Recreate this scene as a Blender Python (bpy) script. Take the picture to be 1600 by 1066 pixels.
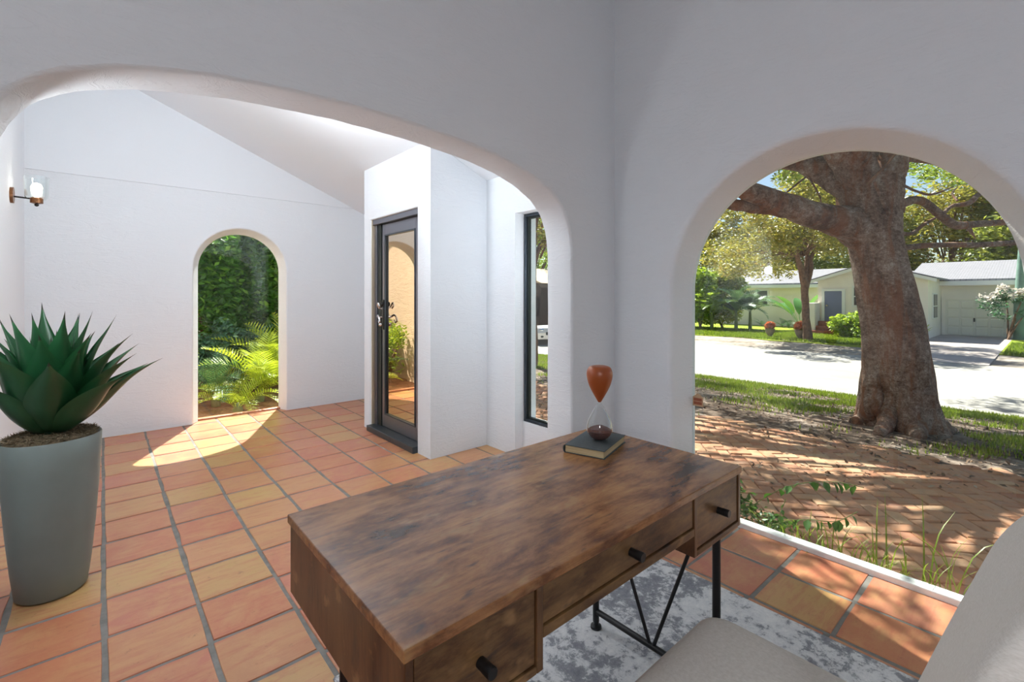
import bpy, bmesh, math, random
import numpy as np
from mathutils import Vector, Matrix, Euler, Quaternion

for o in list(bpy.data.objects):
    bpy.data.objects.remove(o, do_unlink=True)
S = bpy.context.scene
C = S.collection
rnd = random.Random(7)
RNG = np.random.default_rng(11)
PI = math.pi

# ------------------------------------------------------------------ camera
F, HY, CX, H = 735.0, 462.0, 800.0, 1.32          # focal length and horizon in a 1600 x 1066 frame
TH = math.atan2(640.0, F)                          # the Y axis of the room vanishes 640 px left of centre
cd = bpy.data.cameras.new('camera'); cam = bpy.data.objects.new('camera', cd); C.objects.link(cam)
cam.location = (0, 0, H); cam.rotation_euler = (PI/2, 0, -TH)
cd.sensor_width = 36.0; cd.lens = F/1600*36.0
cd.shift_y = -(533.0-HY)/1600.0
cd.clip_start = 0.02; cd.clip_end = 500
S.camera = cam

# ------------------------------------------------------------------ light and exposure
S.view_settings.view_transform = 'Standard'; S.view_settings.look = 'None'
S.view_settings.gamma = 1.0; S.view_settings.use_curve_mapping = False
S.view_settings.exposure = 0.0
SUN = Vector((0.35, 0.715, 1.0)).normalized()
w = bpy.data.worlds.new('sky'); S.world = w; w.use_nodes = True
nt = w.node_tree; nt.nodes.clear()
sky = nt.nodes.new('ShaderNodeTexSky'); sky.sky_type = 'NISHITA'; sky.sun_disc = False
sky.sun_elevation = math.asin(SUN.z); sky.sun_rotation = math.atan2(SUN.x, SUN.y)
bg = nt.nodes.new('ShaderNodeBackground'); bg.inputs[1].default_value = 0.16
ow = nt.nodes.new('ShaderNodeOutputWorld')
nt.links.new(sky.outputs[0], bg.inputs[0]); nt.links.new(bg.outputs[0], ow.inputs[0])
sl = bpy.data.lights.new('sun', 'SUN'); sl.energy = 15.0; sl.angle = math.radians(0.6); sl.color = (1, 0.95, 0.86)
so = bpy.data.objects.new('sun', sl); C.objects.link(so); so.location = (20, 40, 60)
so.rotation_euler = (-SUN).to_track_quat('-Z', 'Y').to_euler()
ROOM_FILL, FOYER_FILL, SCONCE_FILL = 34.0, 112.0, 200.0                # strengths of the added fill lamps, built further down
COOL = (0.92, 0.965, 1.0)

# ------------------------------------------------------------------ pixel helpers
FW = Vector((math.sin(TH), math.cos(TH), 0)); RT = Vector((math.cos(TH), -math.sin(TH), 0))
def pray(x, y): return FW + RT*((x-CX)/F) + Vector((0, 0, -(y-HY)/F))
def pd(x, y, d): return Vector((0, 0, H)) + pray(x, y)*d
def pg(x, y, z=0.0): return pd(x, y, F*(H-z)/(y-HY))
def onX(x, y, X): r = pray(x, y); return Vector((0, 0, H)) + r*(X/r.x)
def onY(x, y, Y): r = pray(x, y); return Vector((0, 0, H)) + r*(Y/r.y)
def proj(p):
    v = Vector(p) - Vector((0, 0, H)); d = v.dot(FW)
    if d < 0.05: return None
    return CX + F*v.dot(RT)/d, HY - F*v.z/d, d

# ------------------------------------------------------------------ scene helpers
def prop(o, label=None, cat=None, group=None, kind=None):
    if label: o['label'] = label
    if cat: o['category'] = cat
    if group: o['group'] = group
    if kind: o['kind'] = kind
    return o
def thing(name, loc, label, cat, group=None, rz=0.0):
    o = bpy.data.objects.new(name, None); C.objects.link(o)
    o.location = loc; o.rotation_euler = (0, 0, rz); o.empty_display_size = 0.1
    return prop(o, label, cat, group)
def wpos(o):
    p = Vector((0, 0, 0))
    while o is not None: p = p + Vector(o.location); o = o.parent
    return p
def link(name, me, m=None, parent=None, loc=None, rot=None, scale=None):
    o = bpy.data.objects.new(name, me); C.objects.link(o)
    if m is not None and not me.materials: me.materials.append(m)
    if parent is not None: o.parent = parent
    if loc is not None: o.location = loc
    if rot is not None: o.rotation_euler = rot
    if scale is not None: o.scale = scale
    return o

class MB:
    """collects shapes; build() links them as one mesh object"""
    def __init__(s): s.v = []; s.f = []
    def add(s, vs, fs):
        n = len(s.v); s.v += [tuple(q) for q in vs]; s.f += [tuple(i+n for i in q) for q in fs]; return s
    def box(s, a, b, M=None):
        (x0, y0, z0), (x1, y1, z1) = a, b
        vs = [Vector(q) for q in ((x0,y0,z0),(x1,y0,z0),(x1,y1,z0),(x0,y1,z0),(x0,y0,z1),(x1,y0,z1),(x1,y1,z1),(x0,y1,z1))]
        if M: vs = [M @ q for q in vs]
        return s.add(vs, [(0,3,2,1),(4,5,6,7),(0,1,5,4),(1,2,6,5),(2,3,7,6),(3,0,4,7)])
    def bbox(s, a, b, bev=0.004, seg=2, M=None):
        bm = bmesh.new(); bmesh.ops.create_cube(bm, size=1)
        for v in bm.verts:
            v.co = Vector([(a[i]+b[i])/2 + v.co[i]*(b[i]-a[i]) for i in range(3)])
        bmesh.ops.bevel(bm, geom=list(bm.edges), offset=bev, segments=seg, profile=0.5, affect='EDGES')
        if M: bmesh.ops.transform(bm, matrix=M, verts=bm.verts)
        bm.verts.index_update()
        s.add([v.co for v in bm.verts], [[v.index for v in f.verts] for f in bm.faces]); bm.free(); return s
    def tube(s, path, radii, seg=10, cap=True, shape=None):
        path = [Vector(p) for p in path]; n = len(path)
        if not hasattr(radii, '__len__'): radii = [radii]*n
        t0 = (path[1]-path[0]).normalized()
        up = Vector((0, 0, 1)) if abs(t0.z) < 0.9 else Vector((1, 0, 0))
        u = t0.cross(up).normalized(); vs = []; fs = []
        for i, p in enumerate(path):
            t = (path[min(i+1, n-1)] - path[max(i-1, 0)])
            if t.length < 1e-9: t = t0
            t.normalize(); u = (u - t*u.dot(t)).normalized(); w_ = t.cross(u)
            for k in range(seg):
                a = 2*PI*k/seg; r = radii[i]*(shape(i, a) if shape else 1.0)
                vs.append(p + u*(math.cos(a)*r) + w_*(math.sin(a)*r))
        for i in range(n-1):
            for k in range(seg):
                k2 = (k+1) % seg
                fs.append((i*seg+k, i*seg+k2, (i+1)*seg+k2, (i+1)*seg+k))
        if cap:
            fs.append(tuple(range(seg-1, -1, -1))); fs.append(tuple((n-1)*seg+k for k in range(seg)))
        return s.add(vs, fs)
    def lathe(s, prof, seg=32, c=(0, 0, 0), cap=True):
        vs = []; fs = []; n = len(prof)
        for r, z in prof:
            for k in range(seg):
                a = 2*PI*k/seg; vs.append((c[0]+r*math.cos(a), c[1]+r*math.sin(a), c[2]+z))
        for i in range(n-1):
            for k in range(seg):
                k2 = (k+1) % seg; fs.append((i*seg+k, i*seg+k2, (i+1)*seg+k2, (i+1)*seg+k))
        if cap:
            if prof[0][0] > 1e-5: fs.append(tuple(range(seg-1, -1, -1)))
            if prof[-1][0] > 1e-5: fs.append(tuple((n-1)*seg+k for k in range(seg)))
        return s.add(vs, fs)
    def prism(s, poly, fn, t0, t1):
        """poly: 2-D outline; fn(a,b,t) -> xyz"""
        n = len(poly)
        vs = [fn(a, b, t0) for a, b in poly] + [fn(a, b, t1) for a, b in poly]
        fs = [tuple(range(n)), tuple(range(2*n-1, n-1, -1))] + [(i, i+n, (i+1) % n + n, (i+1) % n) for i in range(n)]
        return s.add(vs, fs)
    def sphere(s, c, r, seg=12, rings=8, sc=(1, 1, 1)):
        vs = []; fs = []
        for i in range(rings+1):
            ph = PI*i/rings
            for k in range(seg):
                a = 2*PI*k/seg
                vs.append((c[0]+r*sc[0]*math.sin(ph)*math.cos(a), c[1]+r*sc[1]*math.sin(ph)*math.sin(a), c[2]-r*sc[2]*math.cos(ph)))
        for i in range(rings):
            for k in range(seg):
                k2 = (k+1) % seg; fs.append((i*seg+k, i*seg+k2, (i+1)*seg+k2, (i+1)*seg+k))
        return s.add(vs, fs)
    def mesh(s, name, smooth=False, angle=None, fix=True):
        me = bpy.data.meshes.new(name); me.from_pydata(s.v, [], s.f)
        if fix:
            bm = bmesh.new(); bm.from_mesh(me)
            bmesh.ops.remove_doubles(bm, verts=bm.verts, dist=1e-6)
            bmesh.ops.recalc_face_normals(bm, faces=bm.faces); bm.to_mesh(me); bm.free()
        if smooth: me.polygons.foreach_set('use_smooth', [True]*len(me.polygons))
        if smooth and angle: me.set_sharp_from_angle(angle=math.radians(angle))
        me.update(); return me
    def build(s, name, m, parent=None, smooth=False, angle=35, world=False, kind=None, label=None, fix=True):
        if world and parent is not None:
            o_ = wpos(parent); s.v = [(a-o_.x, b-o_.y, c-o_.z) for a, b, c in s.v]
        o = link(name, s.mesh(name, smooth, angle, fix), m, parent)
        if kind: o['kind'] = kind
        if label: o['label'] = label
        return o
def struct(name, mb, m, smooth=False, label=None, cat=None, angle=35):
    o = mb.build(name, m, None, smooth, angle); o['kind'] = 'structure'
    if label: o['label'] = label
    if cat: o['category'] = cat
    return o
def bez(pts, n):
    """Catmull-Rom through pts"""
    P = [Vector(p) for p in pts]; P = [P[0]*2-P[1]] + P + [P[-1]*2-P[-2]]
    out = []; m = len(P)-3
    for i in range(n):
        u = i/(n-1)*m; k = min(int(u), m-1); t = u-k
        a, b, c, d = P[k:k+4]
        out.append(0.5*((2*b) + (c-a)*t + (2*a-5*b+4*c-d)*t*t + (3*b-a-3*c+d)*t**3))
    return out
def interp(vals, n):
    m = len(vals)-1
    return [vals[min(int(i/(n-1)*m), m-1)]*(1-(i/(n-1)*m-min(int(i/(n-1)*m), m-1))) + vals[min(int(i/(n-1)*m), m-1)+1]*(i/(n-1)*m-min(int(i/(n-1)*m), m-1)) for i in range(n)]

# ------------------------------------------------------------------ materials
class N:
    def __init__(s, name):
        s.m = bpy.data.materials.new(name); s.m.use_nodes = True; s.t = s.m.node_tree; s.t.nodes.clear()
        s.out = s.t.nodes.new('ShaderNodeOutputMaterial')
    def n(s, typ, **kw):
        q = s.t.nodes.new('ShaderNode'+typ)
        for k, v in kw.items():
            if k.startswith('i_'):
                key = k[2:]; key = int(key) if key.isdigit() else key.replace('_', ' ')
                s.set(q.inputs[key], v)
            else: setattr(q, k, v)
        return q
    def set(s, sock, v):
        if isinstance(v, bpy.types.NodeSocket): s.t.links.new(v, sock)
        elif isinstance(v, bpy.types.Node): s.t.links.new(v.outputs[0], sock)
        else:
            if isinstance(v, tuple) and len(v) == 3 and sock.type == 'RGBA': v = v + (1,)
            sock.default_value = v
    def coord(s, which='Object', scale=(1, 1, 1), rot=(0, 0, 0), loc=(0, 0, 0), offset=None):
        tc = s.n('TexCoord'); mp = s.n('Mapping'); mp.inputs['Scale'].default_value = scale
        mp.inputs['Rotation'].default_value = rot; mp.inputs['Location'].default_value = loc
        s.t.links.new(tc.outputs[which], mp.inputs[0])
        if offset is not None:
            ad = s.n('VectorMath', operation='ADD'); s.t.links.new(mp.outputs[0], ad.inputs[0]); s.set(ad.inputs[1], offset); return ad.outputs[0]
        return mp.outputs[0]
    def world(s, scale=(1, 1, 1), rot=(0, 0, 0)):
        g = s.n('NewGeometry'); mp = s.n('Mapping'); mp.inputs['Scale'].default_value = scale; mp.inputs['Rotation'].default_value = rot
        s.t.links.new(g.outputs['Position'], mp.inputs[0]); return mp.outputs[0]
    def noise(s, vec, scale=5, detail=4, rough=0.55, dist=0.0):
        q = s.n('TexNoise'); s.t.links.new(vec, q.inputs['Vector'])
        q.inputs['Scale'].default_value = scale; q.inputs['Detail'].default_value = detail
        q.inputs['Roughness'].default_value = rough; q.inputs['Distortion'].default_value = dist
        return q.outputs['Fac']
    def ramp(s, fac, stops):
        q = s.n('ValToRGB'); s.set(q.inputs[0], fac); e = q.color_ramp.elements
        while len(e) < len(stops): e.new(0.5)
        for el, (p, c) in zip(e, stops):
            el.position = p; el.color = c + (1,) if len(c) == 3 else c
        return q.outputs[0]
    def mix(s, fac, a, b, mode='MIX'):
        q = s.n('MixRGB', blend_type=mode); s.set(q.inputs[0], fac); s.set(q.inputs[1], a); s.set(q.inputs[2], b); return q.outputs[0]
    def math(s, op, a, b=0.0):
        q = s.n('Math', operation=op); s.set(q.inputs[0], a); s.set(q.inputs[1], b); return q.outputs[0]
    def bump(s, h, strength=0.3, dist=0.01):
        q = s.n('Bump'); s.set(q.inputs['Height'], h); q.inputs['Strength'].default_value = strength; q.inputs['Distance'].default_value = dist
        return q.outputs[0]
    def pbr(s, col, rough=0.5, metal=0.0, normal=None, spec=0.5, emis=None, estr=0.0, sheen=0.0, coat=0.0):
        q = s.n('BsdfPrincipled'); s.set(q.inputs['Base Color'], col); s.set(q.inputs['Roughness'], rough)
        s.set(q.inputs['Metallic'], metal); s.set(q.inputs['Specular IOR Level'], spec)
        if normal is not None: s.set(q.inputs['Normal'], normal)
        if emis is not None: s.set(q.inputs['Emission Color'], emis); q.inputs['Emission Strength'].default_value = estr
        if sheen: q.inputs['Sheen Weight'].default_value = sheen
        if coat: q.inputs['Coat Weight'].default_value = coat
        s.t.links.new(q.outputs[0], s.out.inputs[0]); return s.m
def flat(name, col, rough=0.5, metal=0.0, spec=0.5, var=0.0, vscale=8, **k):
    g = N(name)
    c = col
    if var:
        nz = g.noise(g.coord(), vscale, 4)
        c = g.ramp(nz, [(0.3, tuple(max(0, q*(1-var)) for q in col)), (0.7, tuple(min(1, q*(1+var)) for q in col))])
    return g.pbr(c, rough, metal, spec=spec, **k)

def plaster(name, col, bump=0.35, scale=3.0):
    g = N(name); v = g.world()
    big = g.noise(v, scale, 6, 0.6, 0.6)
    ridge = g.n('TexVoronoi', feature='DISTANCE_TO_EDGE'); g.t.links.new(v, ridge.inputs['Vector']); ridge.inputs['Scale'].default_value = 2.3
    stretch = g.noise(g.world((1.2, 1.2, 5.0), (0.35, 0.3, 0)), 2.6, 5, 0.65, 1.6)
    tro = g.ramp(stretch, [(0.46, (0, 0, 0)), (0.52, (1, 1, 1)), (0.60, (0.35, 0.35, 0.35))])
    fine = g.noise(v, 60, 3, 0.6)
    h = g.math('ADD', g.math('ADD', g.math('MULTIPLY', big, 0.8), g.math('MULTIPLY', tro, 0.35)), g.math('MULTIPLY', fine, 0.10))
    c = g.mix(g.math('MULTIPLY', big, 0.25), col, tuple(q*0.93 for q in col))
    return g.pbr(c, 0.75, normal=g.bump(h, bump, 0.012), spec=0.25)

M = {}
M['plaster'] = plaster('white_hand_trowelled_plaster', (0.82, 0.855, 0.895))
M['plaster_fine'] = plaster('white_smooth_plaster', (0.82, 0.855, 0.895), 0.10)
M['ceiling'] = flat('white_ceiling_paint', (0.89, 0.925, 0.96), 0.8)
M['grout'] = flat('grey_grout', (0.20, 0.19, 0.175), 0.9, var=0.25, vscale=14)
M['white_paint'] = flat('white_gloss_paint', (0.80, 0.82, 0.82), 0.4, var=0.08, vscale=20)

def tile_mat(name, stops, rough0):
    g = N(name); oi = g.n('ObjectInfo'); rv = oi.outputs['Random']
    off = g.math('MULTIPLY', rv, 37.0); cmb = g.n('CombineXYZ'); g.set(cmb.inputs[0], off); g.set(cmb.inputs[1], g.math('MULTIPLY', rv, 91.0)); g.set(cmb.inputs[2], off)
    v = g.coord('Object', offset=cmb.outputs[0])
    base = g.ramp(rv, stops)
    cloud = g.noise(v, 6.0, 9, 0.70, 0.6)
    streak = g.noise(g.coord('Object', (0.9, 5.0, 1), (0, 0, 0.25), offset=cmb.outputs[0]), 6, 9, 0.72, 0.4)
    c = g.mix(g.ramp(cloud, [(0.42, (0, 0, 0)), (0.62, (0.7, 0.7, 0.7))]), base, (0.54, 0.29, 0.135))
    c = g.mix(g.ramp(streak, [(0.48, (0, 0, 0)), (0.72, (0.7, 0.7, 0.7))]), c, (0.42, 0.12, 0.075))
    spots = g.noise(v, 30, 6, 0.75)
    c = g.mix(g.ramp(spots, [(0.60, (0, 0, 0)), (0.72, (0.6, 0.6, 0.6))]), c, (0.22, 0.10, 0.05))
    sx_ = g.n('SeparateXYZ'); g.t.links.new(g.coord('Object'), sx_.inputs[0]); edge = g.math('ABSOLUTE', sx_.outputs[1])
    eb = g.math('ADD', edge, g.math('MULTIPLY', cloud, 0.09))
    c = g.mix(g.ramp(eb, [(0.166, (0, 0, 0)), (0.20, (0.7, 0.7, 0.7))]), c, (0.45, 0.125, 0.075))
    h = g.math('ADD', g.math('MULTIPLY', cloud, 0.7), g.math('MULTIPLY', spots, -0.2))
    r = g.n('MapRange'); g.set(r.inputs[0], cloud); r.inputs[3].default_value = rough0; r.inputs[4].default_value = rough0+0.16
    return g.pbr(c, r.outputs[0], normal=g.bump(h, 0.16, 0.005), spec=0.5)
M['tile'] = tile_mat('saltillo_clay_tile', [(0.0, (0.46, 0.15, 0.085)), (0.3, (0.50, 0.20, 0.10)), (0.55, (0.47, 0.165, 0.105)), (0.72, (0.50, 0.31, 0.12)), (0.85, (0.50, 0.27, 0.115)), (1.0, (0.52, 0.19, 0.135))], 0.26)
def brick_mat(name):
    g = N(name); oi = g.n('ObjectInfo'); rv = oi.outputs['Random']
    at = g.n('Attribute', attribute_name='tint'); t = g.math('FRACT', g.math('ADD', rv, at.outputs['Fac']))
    v = g.world()
    base = g.ramp(t, [(0.0, (0.36, 0.15, 0.09)), (0.35, (0.48, 0.25, 0.14)), (0.7, (0.42, 0.20, 0.12)), (1.0, (0.52, 0.32, 0.19))])
    n1 = g.noise(v, 9, 5, 0.65)
    c = g.mix(g.ramp(n1, [(0.4, (0, 0, 0)), (0.75, (0.6, 0.6, 0.6))]), base, (0.30, 0.24, 0.19))
    n2 = g.noise(v, 60, 3, 0.7)
    return g.pbr(c, 0.9, normal=g.bump(g.math('ADD', n1, g.math('MULTIPLY', n2, 0.5)), 0.4, 0.006), spec=0.2)
M['brick'] = brick_mat('weathered_paving_brick')

def wood(name, along='X', dark=(0.045, 0.020, 0.012), mid=(0.19, 0.073, 0.027), light=(0.46, 0.22, 0.085), blot=1.0, rough=0.31):
    g = N(name)
    sc = {'X': (0.85, 2.3, 2.3), 'Z': (2.2, 2.2, 0.6)}[along]
    fs = {'X': (1.5, 34, 34), 'Z': (34, 34, 1.5)}[along]
    v = g.coord('Object', sc); blotch = g.noise(v, 4.4*blot, 9, 0.68, 0.2)
    c = g.ramp(blotch, [(0.34, dark), (0.44, mid), (0.51, tuple(0.55*a+0.45*b for a, b in zip(mid, light))), (0.64, light)])
    grain = g.noise(g.coord('Object', fs), 3.0, 5, 0.7, 0.4)
    c = g.mix(g.ramp(grain, [(0.45, (0.0, 0.0, 0.0)), (0.75, (0.42, 0.42, 0.42))]), c, tuple(q*0.8 for q in dark))
    v2 = g.coord('Object', {'X': (1.3, 5, 5), 'Z': (5, 5, 1.3)}[along], loc=(3, 1, 2))
    spot = g.noise(v2, 5.5, 4, 0.6, 0.5)
    c = g.mix(g.ramp(spot, [(0.62, (0, 0, 0)), (0.72, (0.75, 0.75, 0.75))]), c, (0.045, 0.030, 0.024))
    knot = g.noise(g.coord('Object', (1, 2, 2), loc=(7, 2, 1)), 7, 3, 0.6)
    c = g.mix(g.ramp(knot, [(0.62, (0, 0, 0)), (0.70, (0.5, 0.5, 0.5))]), c, (0.42, 0.24, 0.10))
    return g.pbr(c, rough, normal=g.bump(g.math('ADD', grain, g.math('MULTIPLY', blotch, 0.4)), 0.12, 0.002), spec=0.45)
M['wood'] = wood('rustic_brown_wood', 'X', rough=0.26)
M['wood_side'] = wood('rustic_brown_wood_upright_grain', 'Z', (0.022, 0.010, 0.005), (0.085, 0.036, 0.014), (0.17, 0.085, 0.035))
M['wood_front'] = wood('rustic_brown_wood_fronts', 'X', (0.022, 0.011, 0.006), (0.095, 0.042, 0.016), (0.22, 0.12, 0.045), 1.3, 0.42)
M['black_metal'] = flat('black_powder_coated_metal', (0.012, 0.012, 0.013), 0.38, 0.3)
M['dark_frame'] = flat('dark_blue_grey_metal', (0.055, 0.070, 0.088), 0.32, 0.6)
M['door_frame'] = flat('bronze_grey_metal', (0.19, 0.19, 0.22), 0.30, 0.7)
M['seal'] = flat('black_rubber_seal', (0.008, 0.014, 0.012), 0.5)
M['gold_strip'] = flat('pale_brass_strip', (0.52, 0.44, 0.32), 0.4, 0.5)
M['chrome'] = flat('polished_chrome', (0.75, 0.75, 0.78), 0.12, 1.0)
M['bronze'] = flat('aged_bronze', (0.22, 0.10, 0.045), 0.35, 0.8)
M['planter'] = flat('matte_grey_green_resin', (0.20, 0.24, 0.23), 0.42, var=0.06, vscale=5)
M['paper'] = None
g = N('aged_page_edges'); v = g.coord('Object', (1, 1, 90)); n1 = g.noise(v, 6, 3)
M['paper'] = g.pbr(g.ramp(n1, [(0.3, (0.42, 0.30, 0.15)), (0.7, (0.66, 0.54, 0.33))]), 0.85)
M['cover'] = flat('slate_grey_book_cloth', (0.062, 0.075, 0.077), 0.65, var=0.15, vscale=60)
M['sand_dark'] = flat('dark_brown_sand', (0.10, 0.035, 0.028), 0.9, var=0.3, vscale=220)
g = N('amber_frosted_glass'); v = g.coord()
M['amber'] = g.pbr((0.36, 0.085, 0.022), 0.32, spec=0.5)
def thin_glass(name, tint=(1, 1, 1), rough=0.0, boost=1.0, gloss=(1, 1, 1)):
    g = N(name); lw = g.n('LayerWeight', i_Blend=0.5); fr = g.math('ADD', g.math('MULTIPLY', g.math('POWER', lw.outputs['Facing'], 5.0), 0.9), 0.04)
    tr = g.n('BsdfTransparent', i_Color=tint); gl = g.n('BsdfGlossy', i_Color=gloss); gl.inputs['Roughness'].default_value = rough
    mx = g.n('MixShader'); g.set(mx.inputs[0], g.math('MULTIPLY', fr, boost))
    g.t.links.new(tr.outputs[0], mx.inputs[1]); g.t.links.new(gl.outputs[0], mx.inputs[2]); g.t.links.new(mx.outputs[0], g.out.inputs[0]); return g.m
M['pane'] = thin_glass('clear_window_glass', (0.95, 0.98, 0.965), 0.0, 0.8)
M['clear'] = thin_glass('clear_blown_glass', (0.93, 0.95, 0.95), 0.02, 2.6)
g = N('bronze_mirror_glass'); gl = g.n('BsdfGlossy', i_Color=(0.86, 0.72, 0.56)); gl.inputs['Roughness'].default_value = 0.0
tr = g.n('BsdfTransparent', i_Color=(0.25, 0.18, 0.12)); mx = g.n('MixShader'); mx.inputs[0].default_value = 0.82
g.t.links.new(tr.outputs[0], mx.inputs[1]); g.t.links.new(gl.outputs[0], mx.inputs[2]); g.t.links.new(mx.outputs[0], g.out.inputs[0]); M['door_glass'] = g.m
g = N('glowing_bulb'); em = g.n('Emission', i_Color=(1, 0.9, 0.72)); em.inputs[1].default_value = 14.0; g.t.links.new(em.outputs[0], g.out.inputs[0]); M['bulb'] = g.m
g = N('beige_linen'); v = g.coord('Object', (1, 1, 1))
wv = g.noise(g.coord('Object', (240, 36, 36)), 3, 3, 0.6); wh = g.noise(g.coord('Object', (36, 36, 240)), 3, 3, 0.6); wv = g.math('MULTIPLY', g.math('ADD', wv, wh), 0.5)
M['linen'] = g.pbr(g.ramp(wv, [(0.35, (0.70, 0.655, 0.59)), (0.65, (0.85, 0.81, 0.755))]), 0.95, normal=g.bump(wv, 0.35, 0.002), spec=0.15, sheen=0.15)
g = N('distressed_grey_rug'); v = g.world()
n1 = g.noise(v, 3.2, 7, 0.72, 0.5); n2 = g.noise(g.world((1, 1, 1)), 22, 6, 0.75, 0.3); n3 = g.noise(v, 190, 2, 0.6)
mixn = g.math('ADD', g.math('MULTIPLY', n1, 0.52), g.math('MULTIPLY', n2, 0.48))
c = g.ramp(mixn, [(0.38, (0.17, 0.175, 0.20)), (0.465, (0.27, 0.275, 0.30)), (0.505, (0.68, 0.68, 0.69)), (0.60, (0.84, 0.83, 0.82))])
c = g.mix(g.math('MULTIPLY', n3, 0.30), c, (0.36, 0.36, 0.38))
M['rug'] = g.pbr(c, 0.95, normal=g.bump(n3, 0.6, 0.003), spec=0.1)

def ground_mat(name, stops, s1, s2, bump=0.5):
    g = N(name); v = g.world(); a = g.noise(v, s1, 6, 0.68, 0.4); b = g.noise(v, s2, 4, 0.7)
    f = g.math('ADD', g.math('MULTIPLY', a, 0.6), g.math('MULTIPLY', b, 0.4))
    return g.pbr(g.ramp(f, stops), 0.95, normal=g.bump(b, bump, 0.02), spec=0.15)
M['soil'] = ground_mat('sandy_soil_and_leaf_litter', [(0.40, (0.05, 0.036, 0.028)), (0.49, (0.13, 0.095, 0.075)), (0.60, (0.32, 0.26, 0.22))], 1.6, 16)
M['mulch'] = ground_mat('reddish_leaf_litter', [(0.38, (0.10, 0.05, 0.03)), (0.5, (0.26, 0.12, 0.065)), (0.64, (0.40, 0.22, 0.12))], 5, 30)
M['lawn'] = ground_mat('bright_lawn', [(0.36, (0.12, 0.18, 0.015)), (0.5, (0.24, 0.30, 0.03)), (0.64, (0.36, 0.38, 0.06))], 0.9, 9)
M['road'] = ground_mat('pale_worn_asphalt', [(0.35, (0.30, 0.28, 0.26)), (0.5, (0.36, 0.34, 0.315)), (0.65, (0.41, 0.385, 0.355))], 0.7, 24, 0.2)
M['verge'] = ground_mat('dusty_verge', [(0.38, (0.16, 0.13, 0.10)), (0.5, (0.34, 0.29, 0.25)), (0.62, (0.48, 0.43, 0.38))], 0.8, 8)
M['drive'] = ground_mat('pinkish_concrete', [(0.4, (0.36, 0.31, 0.29)), (0.6, (0.50, 0.44, 0.42))], 0.6, 12, 0.2)
M['sandbed'] = flat('dark_sand_joint', (0.12, 0.085, 0.06), 0.95, var=0.3, vscale=20)
g = N('ficus_bark'); a = g.noise(g.world((1, 1, 0.7)), 2.6, 8, 0.72, 0.5); b = g.noise(g.world((1, 1, 1.5)), 17, 6, 0.75, 0.3); sp = g.noise(g.world((1, 1, 1.2)), 55, 4, 0.7)
up = g.noise(g.world((1.8, 1.8, 0.22)), 3.4, 6, 0.65, 0.4)
f = g.math('ADD', g.math('MULTIPLY', a, 0.42), g.math('ADD', g.math('MULTIPLY', b, 0.36), g.math('MULTIPLY', sp, 0.22)))
c = g.ramp(f, [(0.40, (0.075, 0.042, 0.03)), (0.47, (0.20, 0.13, 0.10)), (0.535, (0.34, 0.25, 0.205)), (0.62, (0.58, 0.49, 0.43))])
c = g.mix(g.ramp(up, [(0.47, (0, 0, 0)), (0.60, (0.72, 0.72, 0.72))]), c, (0.27, 0.105, 0.048))
c = g.mix(g.ramp(g.noise(g.world((2.2, 2.2, 0.3)), 2.0, 5, 0.6), [(0.56, (0, 0, 0)), (0.68, (0.6, 0.6, 0.6))]), c, (0.085, 0.05, 0.038))
M['bark'] = g.pbr(c, 0.9, normal=g.bump(g.math('ADD', g.math('MULTIPLY', a, 0.9), g.math('ADD', b, g.math('MULTIPLY', sp, 0.4))), 1.0, 0.03), spec=0.2)
M['bark2'] = flat('reddish_brown_bark', (0.17, 0.095, 0.06), 0.9, var=0.5, vscale=9)
M['stem'] = flat('green_brown_stem', (0.14, 0.17, 0.05), 0.7)

def leaf_mat(name, stops, trans=0.35, tcol=(0.35, 0.5, 0.04), rough=0.4, spec=0.5):
    g = N(name); at = g.n('Attribute', attribute_name='tint'); c = g.ramp(at.outputs['Fac'], stops)
    q = g.n('BsdfPrincipled'); g.set(q.inputs['Base Color'], c); q.inputs['Roughness'].default_value = rough; q.inputs['Specular IOR Level'].default_value = spec
    t = g.n('BsdfTranslucent'); g.set(t.inputs[0], g.mix(0.6, c, tcol))
    mx = g.n('MixShader'); mx.inputs[0].default_value = trans
    g.t.links.new(q.outputs[0], mx.inputs[1]); g.t.links.new(t.outputs[0], mx.inputs[2]); g.t.links.new(mx.outputs[0], g.out.inputs[0]); return g.m
M['leaf_main'] = leaf_mat('ficus_leaf', [(0, (0.10, 0.17, 0.02)), (0.5, (0.21, 0.29, 0.035)), (1, (0.38, 0.40, 0.06))])
M['leaf_olive'] = leaf_mat('olive_leaf', [(0, (0.13, 0.15, 0.03)), (0.5, (0.27, 0.27, 0.05)), (0.85, (0.44, 0.38, 0.08)), (1, (0.55, 0.34, 0.10))], tcol=(0.5, 0.45, 0.06))
M['leaf_hedge'] = leaf_mat('dark_green_hedge_leaf', [(0, (0.03, 0.10, 0.02)), (0.6, (0.09, 0.25, 0.035)), (1, (0.24, 0.46, 0.05))], 0.5, (0.22, 0.55, 0.04))
M['vine'] = leaf_mat('dark_vine_leaf', [(0, (0.025, 0.08, 0.015)), (1, (0.07, 0.17, 0.03))], 0.2, (0.12, 0.3, 0.03))
M['leaf_hedge2'] = leaf_mat('deep_blue_green_leaf', [(0, (0.03, 0.09, 0.06)), (0.6, (0.07, 0.19, 0.11)), (1, (0.20, 0.36, 0.20))], 0.3, (0.1, 0.3, 0.06))
M['leaf_bright'] = leaf_mat('bright_green_leaf', [(0, (0.09, 0.19, 0.02)), (0.6, (0.24, 0.38, 0.04)), (1, (0.44, 0.52, 0.06))], 0.5, (0.5, 0.62, 0.05))
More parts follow.
